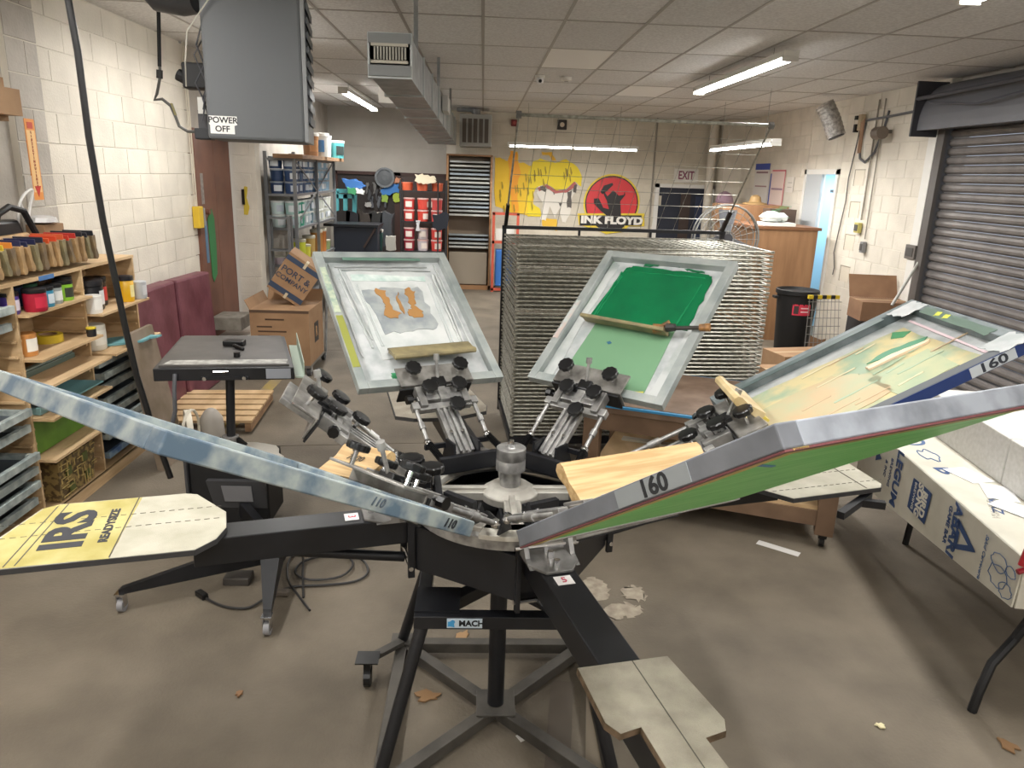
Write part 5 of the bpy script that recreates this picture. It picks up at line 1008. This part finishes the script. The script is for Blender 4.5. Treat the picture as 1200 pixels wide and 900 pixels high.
mural([(362, 302), (420, 275), (490, 320), (560, 315), (620, 258), (640, 285), (560, 335), (480, 340), (420, 300), (370, 325)], 'b0605c', .0025, .006, 8)
for i in range(26):
    random.seed(40+i); x = random.uniform(70, 600); y = random.uniform(150, 250) if x > 330 else random.uniform(130, 440)
    mural([(x, y), (x+6, y-2), (x+14, y+40), (x+8, y+60), (x+3, y+40)], 'a08a22', .0035, .004, i, 2, 'dark_stroke')
mural([(380, 500), (490, 525), (500, 600), (400, 590)], 'e0b437', .001, .02, 4)
lg = T('round_logo', 'red round logo with a black horned figure and lettering on the back wall', 'logo', (2.6, YM, 1.8)); lgm = frameM((0, YM, 0), (1, 0, 0), (0, 0, 1))
def LP(x, y): p = at(570+x/6, 170+y/6, Y=YM); return (p.x, p.z)
c0 = LP(880, 410); rr = abs(LP(1078, 410)[0]-c0[0])
def disc(r, d, col, n='disc', a0=0, a1=360): return O(n, G(frameM((c0[0], YM-d*4, c0[1]), (1, 0, 0), (0, 0, 1))).prism([(r*math.cos(R(a0+(a1-a0)*i/48)), r*math.sin(R(a0+(a1-a0)*i/48))) for i in range(48)], 0, .002), P(col, .5), lg, world=True)
disc(rr, 0, 'e3c83c', 'yellow_border'); disc(rr*.94, .001, '1f1b1c', 'black_ring'); disc(rr*.90, .002, 'cf3238', 'red_disc')
def LG(poly, col, d, n='figure', amp=0): return O(n, G().blob([LP(*p) for p in poly], 0, .002, amp, 2, 1, frameM((0, YM-d*4, 0), (1, 0, 0), (0, 0, 1))), P(col, .5), lg, world=True)
LG([(640, 480), (1110, 480), (1110, 570), (1000, 570), (960, 610), (840, 625), (760, 590), (650, 560)], 'e3c83c', .003, 'yellow_band'); LG([(655, 494), (1090, 494), (1090, 566), (655, 566)], '1f1b1c', .004, 'black_band'); LG([(760, 560), (980, 560), (930, 605), (820, 605)], '1f1b1c', .0045, 'black_tail')
LG([(850, 500), (800, 460), (755, 410), (755, 375), (790, 375), (820, 440), (860, 450), (845, 390), (825, 350), (820, 320), (850, 360), (890, 318), (930, 355), (965, 350), (970, 325), (975, 350), (940, 395), (945, 500)], '1f1b1c', .0055)
LG([(800, 330), (825, 285), (885, 265), (890, 280), (850, 320), (815, 345)], '1f1b1c', .0055)
p = LP(880, 530); text('INK FLOYD', .2, P('e8e4dc'), lg, frameM((p[0], YM-.026, p[1]), (1, 0, 0), (0, 0, 1)), world=True, sx=1.22, bold=.012)
ex = T('exit_sign', 'white EXIT sign with dark red letters above the back right door', 'sign', at(804, 206, Y=YB-.02)); O('sign_board', G().box(-.24, .24, -.004, .006, -.13, .13), P('d8d4cc'), ex); text('EXIT', .22, P('7a3350'), ex, frameM((0, -.006, 0), (1, 0, 0), (0, 0, 1)), sx=.7, bold=.005)
for i, (x, c, s_) in enumerate(((.58, '7a2a2a', .06), (1.5, '2b2422', .09))):
    t = T('alarm_box', ('small red alarm box', 'dark speaker box')[i]+' high on the back wall', 'alarm', (x, YB-.03, 3.15)); O('box', G().box(-s_, s_, -.05, .015, -s_, s_), P(c), t, bev=.008); O('front', G().cyl((0, -.055, 0), (0, -.05, 0), s_*.5, n=12), P('c9b9a4' if i else 'a84a44'), t)
O('wall_conduit', G().cyl((.62, YB-.02, 2.66), (.62, YB-.02, 3.1), .008, n=6), P('8d877c'), label='thin conduit below the red alarm box', cat='conduit')
# ------------------------------------------------------------------ RIGHT SIDE
fn = T('pedestal_fan', 'large round grey wire-guard fan behind the drying rack', 'fan', (3.0, 9.2, 1.53))
g = G()
for r_ in (.40, .33, .25, .17, .09): g.tube([(r_*math.cos(R(a)), -.08-.05*(1-r_/.4), r_*math.sin(R(a))) for a in range(0, 361, 15)], .005 if r_ < .4 else .012, 5)
for a in range(0, 360, 15): g.cyl((.06*math.cos(R(a)), -.13, .06*math.sin(R(a))), (.40*math.cos(R(a)), -.08, .40*math.sin(R(a))), .003, n=3)
O('wire_guard', g, P('7a7a76', .5), fn, kind='stuff'); O('shroud', G(RX(90)).ring(.402, .41, -.04, .0, 36), P('6f6f6c', .5), fn, smooth=True); O('motor', G().cyl((0, -.05, 0), (0, .12, 0), .09, n=16), P('4a4a4e'), fn, smooth=True)
for a in (30, 150, 270): O('fan_blade', G(RY(a)).hexa([(.05, -.02, -.06), (.34, -.02, -.12), (.34, .03, .10), (.05, .02, .05)], [(.05, -.016, -.06), (.34, -.016, -.12), (.34, .034, .10), (.05, .024, .05)]), P('6d7076', .4), fn)
O('pedestal', G().cyl((0, .05, -.4), (0, .05, -1.48), .03, n=10), P('4a4a4e'), fn); O('pedestal_base', G().cyl((0, .05, -1.52), (0, .05, -1.48), .3, n=24), P('4a4a4e'), fn)
oak = mat('oak_veneer', rgb('9c7654'), .5, c2=rgb('8a6647'), sc=3, stretch=(4, 4, .5))
cbn = T('oak_cabinet', 'large oak veneer cabinet back by the right wall', 'cabinet', (4.2, 11.4, 0))
O('cabinet_side', G().box(-.38, .52, -.98, .9, 0, 1.58), oak, cbn, bev=.004); O('cabinet_top', G().box(-.42, .56, -1.0, .95, 1.58, 1.62), mat('oak_dark', rgb('7a5236'), .5), cbn)
O('upper_hutch', G().box(-.45, .6, .35, .9, 1.62, 1.86), oak, cbn)
O('paper_stack', G().box(3.95, 4.4, 10.45, 10.75, 1.625, 1.67), P('e2e0dc'), label='stack of white paper on the oak cabinet', cat='paper')
O('plastic_bags', G(TR(4.1, 10.62, 1.67)).lathe([(.05, 0), (.14, .02), (.17, .07), (.12, .12), (.06, .15), (.02, .14)], 9).lathe([(.04, 0), (.09, .03), (.1, .08), (.03, .13)], 7, TR(.17, .05, 0)), P('c9d0cc', .2), label='crumpled clear plastic bags on the white paper', cat='bag')
pl_ = T('green_plant', 'small green plant on the oak cabinet', 'plant', (4.35, 10.95, 1.62)); O('pot', G().cyl((0, 0, 0), (0, 0, .1), .07, .08, 12), P('35604a'), pl_)
for i in range(9): O('leaf', G(RZ(i*40)).blob([(0, -.02), (.1, -.05), (.16, 0), (.1, .05), (0, .02)], .1+.02*i, .104+.02*i, .004, 2, i), P('3f8a58'), pl_)
O('book_row', G().box(4.3, 4.7, 11.2, 11.5, 1.625, 1.83), P('57463c'), label='dark box at the back of the oak cabinet top', cat='box')
O('pink_balloon', G(TR(4.55, 14.2, 1.85)).lathe([(.02, -.2), (.12, -.12), (.17, 0), (.13, .12), (.03, .18)], 14), P('b899ab', .4), smooth=True, label='pale pink rounded bundle behind the fan', cat='bundle')
O('yellow_hat', G(TR(4.45, 12.3, 1.86)).lathe([(.2, 0), (.2, .02), (.1, .04), (.08, .12), (.03, .15)], 14), P('a98a5c', .6), smooth=True, label='tan hat on the hutch at right', cat='hat')
def poster(label, y0, y1, z0, z1, col, parts):
    t = T('poster', label, 'poster', (XR-.02, (y0+y1)/2, (z0+z1)/2)); O('sheet', G().box(XR-.018, XR-.014, y0, y1, z0, z1), P(col, .5), t, world=True)
    for a, b_, c, d, cc in parts: O('print_block', G().box(XR-.0195, XR-.018, y0+(y1-y0)*a, y0+(y1-y0)*b_, z0+(z1-z0)*c, z0+(z1-z0)*d), P(cc), t, world=True)
poster('tall notice poster with a blue header, leftmost on the right wall', 13.1, 13.8, 1.78, 2.53, 'd8d2cc', [(0, 1, .86, 1, '3b4fa3'), (.1, .9, .78, .82, '8a6a70'), (.1, .9, .47, .5, 'a07a7a')])
poster('notice poster with a red frame and blue stripe on the right wall', 12.38, 13.03, 1.83, 2.42, 'dfc9c0', [(.92, 1, 0, .9, '3d50a0'), (0, .9, .96, 1, 'c9606a'), (0, .9, .0, .04, 'c9606a'), (0, .05, 0, 1, 'c9606a'), (.1, .85, .45, .5, '9a7a8a')])
poster('small plain paper notice, nearest of the three on the right wall', 12.02, 12.3, 2.07, 2.31, 'd9d3ca', [(.2, .8, .6, .65, 'b0aaa0'), (.2, .8, .3, .35, 'b0aaa0')])
fx = T('foil_duct', 'crinkled silver flexible duct hanging below the ceiling at right', 'duct', (4.7, 10.4, 3.0))
p0, p1, p2 = at(966, 122, Y=10.2), at(974, 140, Y=10.15), at(980, 160, Y=10.1)
g = G(); N_ = 14; pts = smooth_pts([p0, p1, p2], 9); foil = mat('foil', rgb('d0cecc'), .28, .8, c2=rgb('a09e9c'), sc=30, bump=1, bsc=60)
for i in range(len(pts)-1): O('foil_ridge', G().cyl(pts[i], pts[i+1], .115 if i % 2 else .122, .122 if i % 2 else .115, 16), foil, fx, world=True, smooth=True)
O('duct_mouth', G().cyl(p2, p2+(p2-p1)*.05, .10, n=14), P('3c3a3a'), fx, world=True)
def wallpipe(label, pts, r, col='8d877c', cat='conduit', X=XR-.03): return O('conduit', G().tube([(X, y, z) for y, z in pts], r, 6), P(col), smooth=True, label=label, cat=cat)
wallpipe('curly dark cord hanging at the left side of the right pier', [(10.05, 3.0), (10.12, 2.6), (10.18, 2.3), (10.16, 2.0), (10.23, 1.6), (10.28, 1.3), (10.2, 1.1), (10.22, 1.0)], .009, '5d5a57', 'cord')
wallpipe('conduit running down the pier to the yellow outlet', [(9.67, 3.25), (9.66, 1.78)], .012); wallpipe('thin conduit running down to the lower grey outlet', [(9.52, 3.25), (9.49, 1.55)], .009); wallpipe('conduit down to the switch box beside the roll-up door', [(8.4, 2.86), (8.39, 1.58)], .012, 'a09a8e')
wallpipe('looped grey cable hanging on the pier near the ceiling', [(9.95, 3.0), (10.0, 2.7), (9.95, 2.55), (9.8, 2.5), (9.6, 2.62), (9.45, 2.9), (9.4, 3.1)], .016, '5b5c60', 'cable'); wallpipe('horizontal conduit across the pier into the roll-up door hood', [(10.0, 3.02), (9.4, 3.03), (8.4, 3.06)], .016, '6b6c70')
for lb_, y, z, w, h_, c in (('yellow outlet box on the right pier', 9.72, 1.68, .09, .13, 'b5ab62'), ('grey outlet box below the yellow one', 9.5, 1.45, .06, .14, '7c7c7c'), ('grey switch box beside the roll-up door', 8.42, 1.5, .15, .16, '6a6560')):
    t = T('outlet_box', lb_, 'outlet', (XR-.02, y, z)); O('box', G().box(-.05, .0, -w, w*.3, -h_/2, h_/2), P(c), t, bev=.005); O('cover', G().box(-.058, -.05, -w*.8, w*.1, -h_*.3, h_*.3), P('4c4a48'), t)
wf = T('wall_fan', 'small dark bracket fan with a cardboard flap on the pier near the ceiling', 'fan', (XR-.15, 9.3, 2.85)); O('bracket', G().box(-.05, .13, -.03, .03, -.02, .02), P('5a5550'), wf); O('motor', G().cyl((-.02, -.1, -.02), (-.02, .06, -.02), .075, n=12), P('6a5f55'), wf, smooth=True); O('flap', G().hexa([(-.15, .12, -.25), (-.1, .3, -.25), (-.1, .32, .12), (-.15, .14, .15)], [(-.14, .12, -.25), (-.09, .3, -.25), (-.09, .32, .12), (-.14, .14, .15)]), cardd, wf)
cl_ = T('cable_clamp', 'beige cable clamp with black jaws on the pier top', 'clamp', (XR-.06, 10.0, 3.0)); O('body', G().cb(0, 0, 0, .06, .08, .2), P('b3a184'), cl_, bev=.008); O('jaw', G().cb(-.02, .08, .06, .05, .06, .05), blackd, cl_); O('jaw', G().cb(-.02, .08, -.07, .05, .05, .1), blackd, cl_)
O('leaning_pole', G().cyl(at(1078, 305, Y=8.2), at(1045, 358, Y=8.0), .016, n=8), P('a5a39c', .4), smooth=True, label='thin grey pole leaning beside the roll-up door', cat='pole')
# trash can and clutter
q0 = (4.0, 9.35)
q0 = (4.08, 9.35)
tc = T('trash_can', 'black plastic trash can with a red and white sticker', 'trash can', (*q0, 0))
O('bin', G().lathe([(.19, 0), (.2, .02), (.25, .84), (.27, .85), (.27, .90), (.255, .905), (.24, .87)], 24), blackm, tc, smooth=True)
for s in (-1, 1): O('handle', G().cb(s*.28, 0, .80, .05, .1, .03), blackm, tc)
O('sticker', G().ring(.238, .243, .60, .74, 8, 238, 292), P('c8354a', .4), tc); O('sticker_symbol', G().ring(.243, .245, .62, .72, 4, 242, 256), P('3a2f30', .4), tc)
for k in range(2): O('sticker_line', G().ring(.243, .2445, .64+k*.045, .655+k*.045, 4, 262, 286), P('e8c9c9', .4), tc)
def crate_at(label, M, w, d, hh, mt_, open_=False, name='cardboard_carton', extra=None):
    t = T(name, label, 'box', m=M); O('carton', G().box(-w/2, w/2, -d/2, d/2, 0, hh), mt_, t, bev=.003); O('tape', G().box(-w/2-.001, w/2+.001, -.03, .03, hh, hh+.001), P('a98f6d'), t)
    if open_: O('flap', G().hexa([(-w/2, d/2, hh), (w/2, d/2, hh), (w/2, d/2+.12, hh+.25), (-w/2, d/2+.12, hh+.25)], [(-w/2, d/2+.006, hh), (w/2, d/2+.006, hh), (w/2, d/2+.126, hh+.25), (-w/2, d/2+.126, hh+.25)]), mt_, t)
    return t
crate_at('flat brown carton on the floor in front of the trash can', TR(3.75, 8.3, 0) @ RZ(12), .7, .45, .32, card); crate_at('smaller brown carton beside the flat one', TR(3.35, 7.7, 0) @ RZ(5), .5, .4, .26, card)
wb2 = T('white_open_carton', 'white-lined open carton with raised flaps at the right of the drying rack', 'box', (2.95, 7.3, 0), 20); O('carton', G().box(-.18, .18, -.2, .2, 0, .22), P('d3d3d6'), wb2); O('inner', G().box(-.17, .17, -.19, .19, .2, .225), P('d09a62'), wb2)
O('flap', G().hexa([(-.18, -.2, .22), (-.18, .2, .22), (-.34, .2, .46), (-.34, -.2, .46)], [(-.175, -.2, .22), (-.175, .2, .22), (-.335, .2, .46), (-.335, -.2, .46)]), P('c3c2c2'), wb2); O('flap', G().hexa([(.18, -.2, .22), (.18, .2, .22), (.3, .2, .30), (.3, -.2, .30)], [(.175, -.2, .22), (.175, .2, .22), (.295, .2, .30), (.295, -.2, .30)]), P('d8d8da'), wb2)
wc = T('wire_cage', 'grey wire cage with yellow and black tape along its top edge', 'cage', (4.3, 8.9, 0), 8)
g = G()
for k in range(9): g.cyl((-.24+k*.06, 0, 0), (-.20+k*.05, .12, .85), .004, n=4)
for k in range(9): g.cyl((-.24+k*.003, .014*k, .1*k), (.24, .014*k, .1*k), .004, n=4)
O('wire_panel', g, P('7d7b77', .4), wc, kind='stuff')
for k in range(7): O('hazard_tape', G().cb(-.19+k*.06, .12, .86, .06, .035, .045), P('d0b52c' if k % 2 == 0 else '1f1f1f'), wc)
wc2 = T('dark_wire_crate', 'dark wire crate between the wire cage and the open cardboard box', 'crate', (4.62, 8.55, 0)); O('crate_body', G().box(-.15, .18, -.18, .2, 0, .72), P('3b3a3b'), wc2, bev=.01)
g = G()
for k in range(7): g.box(-.152, .182, -.182, -.18, .08+k*.09, .09+k*.09)
O('crate_slats', g, P('6b6a69'), wc2, kind='stuff')
crate_at('open cardboard box with a raised flap by the roll-up door', TR(4.6, 8.3, .73) @ RZ(-6), .55, .4, .22, cardd, True)
O('brown_scrap', G().blob([(-.3, 0), (.3, 0), (.25, .12), (-.1, .2)], 0, .15, .03, 4, 4, TR(4.45, 9.75, 0) @ RX(60)), cardd, label='crumpled brown paper at the foot of the right wall', cat='paper')
# brown wooden work table on casters
brn = mat('table_brown_paint', rgb('7a614c'), .7, c2=rgb('6a5340'), sc=6)
tb = T('brown_work_table', 'brown painted wooden table on casters behind the navy-sided screen', 'table', (1.5, 4.6, 0))
def tbx(n, g, m=brn, **k): return O(n, g, m, tb, world=True, **k)
P0, P1 = Vector((.78, 4.72)), Vector((2.19, 4.16)); dv = (P1-P0).normalized(); nv = Vector((-dv.y, dv.x)); Mt_ = Matrix(((dv.x, nv.x, 0, P0.x), (dv.y, nv.y, 0, P0.y), (0, 0, 1, 0), (0, 0, 0, 1))); LT = (P1-P0).length
tbx('table_top', G(Mt_).box(-.06, LT+.06, -.05, 1.0, .70, .74), mat('table_top_brown', rgb('6d5644'), .6, c2=rgb('8a7564'), sc=5), bev=.003)
tbx('blue_edge_strip', G(Mt_).box(-.06, LT+.06, -.054, 1.0, .74, .755), P('3f8fc0', .4)); tbx('top_inlay', G(Mt_).box(-.04, LT+.04, -.03, .98, .755, .758), MT['table_top_brown'])
for x in (0, LT):
    for y in (0, .93):
        tbx('leg', G(Mt_).cb(x, y, .40, .11, .10, .62), bev=.004); tbx('caster', G(Mt_).cyl((x-.015, y, .035), (x+.015, y, .035), .035, n=12).cb(x, y, .075, .05, .05, .03), blackd)
tbx('apron', G(Mt_).box(0, LT, -.04, -.015, .58, .70)); tbx('lower_shelf', G(Mt_).box(0, LT, -.03, .95, .25, .275), MT['raw_plywood']); tbx('lower_rail', G(Mt_).box(0, LT, -.045, -.02, .15, .25))
for k in range(5): tbx('lower_slat', G(Mt_).box(.15+k*.0, LT-.1, .3+k*.1, .36+k*.1, .4+k*.03, .415+k*.03), P('b9b3a4'))
pb = T('padded_white_case', 'white and black bag on the lower shelf of the brown table', 'bag', Mt_ @ Vector((.93, .2, .275)), -20); O('bag', G().box(-.22, .2, -.1, .15, 0, .09), P('c9c8c8', .5), pb, bev=.02); O('bag_base', G().box(-.23, .21, -.11, .16, 0, .02), blackm, pb); O('straps', G().tube([(.1, -.11, .05), (.18, -.15, .06), (.22, -.1, .03), (.14, -.13, .02)], .016, 6), blackm, pb, smooth=True)
O('coiled_hose', G(Mt_ @ TR(.45, .2, .29)).tube([(.14*math.cos(R(a)), .1*math.sin(R(a)), .012*(a/360)) for a in range(0, 900, 20)], .013, 6), P('b9a274', .5), smooth=True, label='coil of tan hose on the lower shelf of the brown table', cat='hose')
# folding table with printed cloth, foam blocks
ft = T('folding_table', 'folding table with black tube legs under the logo-printed paper', 'table', (2.7, 3.3, 0))
u = Vector((2.43-2.256, 3.98-2.651)).normalized(); Mf = Matrix(((u.y, u.x, 0, 2.256), (-u.x, u.y, 0, 2.651), (0, 0, 1, 0), (0, 0, 0, 1)))
O('table_top', G(Mf).box(.01, .78, .0, 1.75, .71, .745), P('8a8a88'), ft, world=True)
for y in (.12,): O('leg', G(Mf).tube([(-.06, y-.12, .0), (-.05, y-.12, .10), (.0, y-.08, .22), (.12, y, .30), (.2, y, .5), (.2, y, .71)], .02, 8).tube([(.74, y-.1, .0), (.74, y-.05, .2), (.66, y, .3), (.6, y, .71)], .02, 8), blackm, ft, world=True, smooth=True)
cream = mat('printed_paper_cream', rgb('c9c5b8'), .7, c2=rgb('bcb8aa'), sc=5)
pc_ = T('printed_table_cloth', 'cream paper table cover printed with dark blue logos', 'table cover', Mf @ Vector((.4, .9, .75)))
O('leg', G(Mf).tube([(.3, 1.6, 0), (.32, 1.6, .3), (.35, 1.6, .71)], .02, 8).tube([(.74, 1.6, .0), (.66, 1.6, .3), (.6, 1.6, .71)], .02, 8), blackm, ft, world=True, smooth=True)
O('cover_top', G(Mf).box(0, .8, -.01, 1.77, .747, .752), cream, pc_, world=True)
O('cover_side', G(Mf).hexa([(-.012, -.01, .53), (-.004, -.01, .53), (-.004, 1.77, .36), (-.012, 1.77, .36)], [(-.004, -.01, .752), (.004, -.01, .752), (.004, 1.77, .752), (-.004, 1.77, .752)]), cream, pc_, world=True)
O('cover_end', G(Mf).box(0, .8, -.018, -.01, .53, .752), cream, pc_, world=True)
bl = P('2f4a78'); bl2 = P('4a648c')
# side logos: local frame x along -table length (reading direction), y up -> letters rotated as in the photo
def side(yc, zc, rot=0): return Mf @ frameM((-.0125, yc, zc), (0, -1, 0), (0, 0, 1)) @ RZ(rot)
def tx(s, size, yc, zc, rot=-90, m=bl, **k): return text(s, size, m, pc_, side(yc, zc, rot), world=True, **k)
tx('LEGUM', .105, 1.20, .60, bold=.003); tx('BREWING', .04, 1.29, .60); tx('& INC', .04, 1.36, .60)
O('logo_panel', G(side(.90, .60)).blob([(-.115, -.09), (.10, -.09), (.115, .09), (-.10, .09)], 0, .0008, .003, 3, 2), bl, pc_, world=True)
cr2 = P('dcd8cb'); 
for s_, o_ in (('BIRD', .055), ('SONG', .0)): text(s_, .075, cr2, pc_, side(.90, .60, -90) @ TR(0, o_-.005, .0014), world=True, bold=.003, sx=.9)
text('BREWING', .032, cr2, pc_, side(.90, .60, -90) @ TR(0, -.062, .0014), world=True, sx=1.1)
tx('ABARI', .10, .52, .615, bold=.003); tx('GAME BAR', .042, .585, .615, bold=.001)
O('triangle_logo', G(side(.40, .61)).prism([(-.10, -.08), (.09, .0), (-.10, .08), (-.10, .045), (.02, .0), (-.07, -.04), (-.07, .02), (-.10, .03)], 0, .0008), bl, pc_, world=True)
random.seed(21)
for k, (y, z, r_) in enumerate(((.13, .66, .06), (.12, .60, .07), (.04, .66, .035), (.05, .57, .05))):
    O('sketch_outline', G(side(y, z)).tube([(r_*math.cos(R(a))*random.uniform(.85, 1.1), r_*.7*math.sin(R(a))*random.uniform(.8, 1.1), 0) for a in range(0, 361, 20)], .0022, 4), bl2, pc_, world=True)
tx('Salud Cerveceria', .032, .25, .62, m=bl2, shear=.3)
O('badge', G(side(1.48, .63)).prism([(-.03, -.04), (.05, 0), (-.03, .04)], 0, .0008), bl, pc_, world=True)
def top(x, y, rot=-90): return Mf @ TR(x, y, .7525) @ RZ(rot)
O('round_emblem', G(top(.13, 1.45)).ring(.07, .09, 0, .0008, 28), bl2, pc_, world=True); O('round_emblem', G(top(.13, 1.45)).ring(.03, .05, 0, .0008, 20), bl2, pc_, world=True)
text('B', .12, bl, pc_, top(.12, .97, -80), world=True, sx=1.5, bold=.003); text('BURNERZ', .065, bl, pc_, top(.19, .62, -110), world=True, sx=1.3, bold=.001); text('lithg', .1, bl, pc_, top(.2, .25, -110), world=True, bold=.003); text('CATAWBA', .05, P('b9b4a8'), pc_, top(.13, .5, -110), world=True)
O('oval_emblem', G(top(.12, .05)).ring(.055, .06, 0, .0008, 24), bl2, pc_, world=True)
O('crab_sketch', G(top(.14, 1.2)).tube([(.08*math.cos(R(a))*(1+.3*math.sin(R(a*5))), .05*math.sin(R(a)), 0) for a in range(0, 361, 12)], .004, 4), bl2, pc_, world=True)
fo = mat('foam_white', rgb('c8c6c2'), .85, c2=rgb('bcbab5'), sc=40)
for i, (a, b_) in enumerate(((-.2, .82), (.83, 1.75))): O('foam_block', G(Mf).box(.33, .85, a, b_, .753, 1.0), fo, bev=.006, label=('near white foam block on the printed cover, at the right edge', 'far white foam block on the printed cover, behind the seam')[i], cat='foam block')
for i, (x, y, r_) in enumerate(((.22, .92, 20), (.26, .70, -15), (.24, .5, 35))): O('paper_sheet', G(Mf @ TR(x, y, .7545+.001*i) @ RZ(r_)).box(-.07, .07, -.10, .10, 0, .0008), P('e6e6e6'), label=('far', 'middle', 'near')[i]+' white paper sheet on the printed cover by the foam', cat='paper')
rg = T('red_clamp', 'red clamp handle at the right edge on the table corner', 'clamp', at(1199, 655, Y=2.62)); O('grip', G().cyl((0, 0, -.03), (.01, 0, .04), .014, n=8), P('a3202c', .4), rg, smooth=True); O('grip_end', G().cyl((-.01, 0, -.06), (.03, 0, -.045), .012, n=8), P('8f1a28', .4), rg)
# floor bits
O('paper_strip', G(TR(1.9, 4.12, 0) @ RZ(-38)).box(-.13, .13, -.03, .03, 0, .002), P('d9d6d2'), label='strip of white paper on the floor under the brown table', cat='paper')
O('paper_scrap', G(TR(.21, 2.5, 0) @ RZ(30)).box(-.02, .03, -.02, .02, 0, .002), P('e2dfd8'), label='tiny white paper scrap under the press', cat='paper')
for i, (x, y, s_, c) in enumerate(((-.19, 2.74, .05, '8a6a48'), (-.05, 3.18, .04, '9a7a55'), (2.21, 2.45, .04, '7f6040'), (1.73, 2.56, .02, 'd8cfa6'), (.62, 6.0, .03, 'a9875f'), (-1.0, 2.75, .018, '8f6a48'))):
    random.seed(i); n_ = 14; O('dry_leaf', G(TR(x, y, .004) @ RZ(i*50)).blob([(s_*(1+.4*math.sin(5*a))*math.cos(a), s_*.7*(1+.4*math.cos(3*a))*math.sin(a)) for a in [2*math.pi*k/n_ for k in range(n_)]], 0, .006, .004, 1, i), P(c, .7), label=['curled brown leaf under the press, left of the column', 'pale leaf fragment behind the press frame', 'brown leaf on the floor at the lower right corner', 'tiny cream scrap on the floor at lower right', 'tan leaf on the floor behind the press', 'small orange leaf at lower left of the press'][i], cat='leaf')
stn = mat('floor_stain_pale', rgb('b0a593'), .8, c2=rgb('94897a'), sc=20)
for i, (x, y, a, b_) in enumerate(((.66, 3.62, .09, .12), (.80, 3.42, .10, .07), (.70, 3.38, .07, .06), (.88, 3.58, .07, .08))): O('floor_stain', G(TR(x, y, .0006+.0008*i)).blob([(a*math.cos(R(t)), b_*math.sin(R(t))) for t in range(0, 360, 30)], 0, .0006, .02, 3, i), stn, fl)
for i, x in enumerate((.36, .52)): O('floor_strip', G(TR(x, 2.5, .0008) @ RZ(-8)).box(-.05, .05, -.8, .35, 0, .0012), P(('5f564c', '9b8f7e')[i], .8), fl)
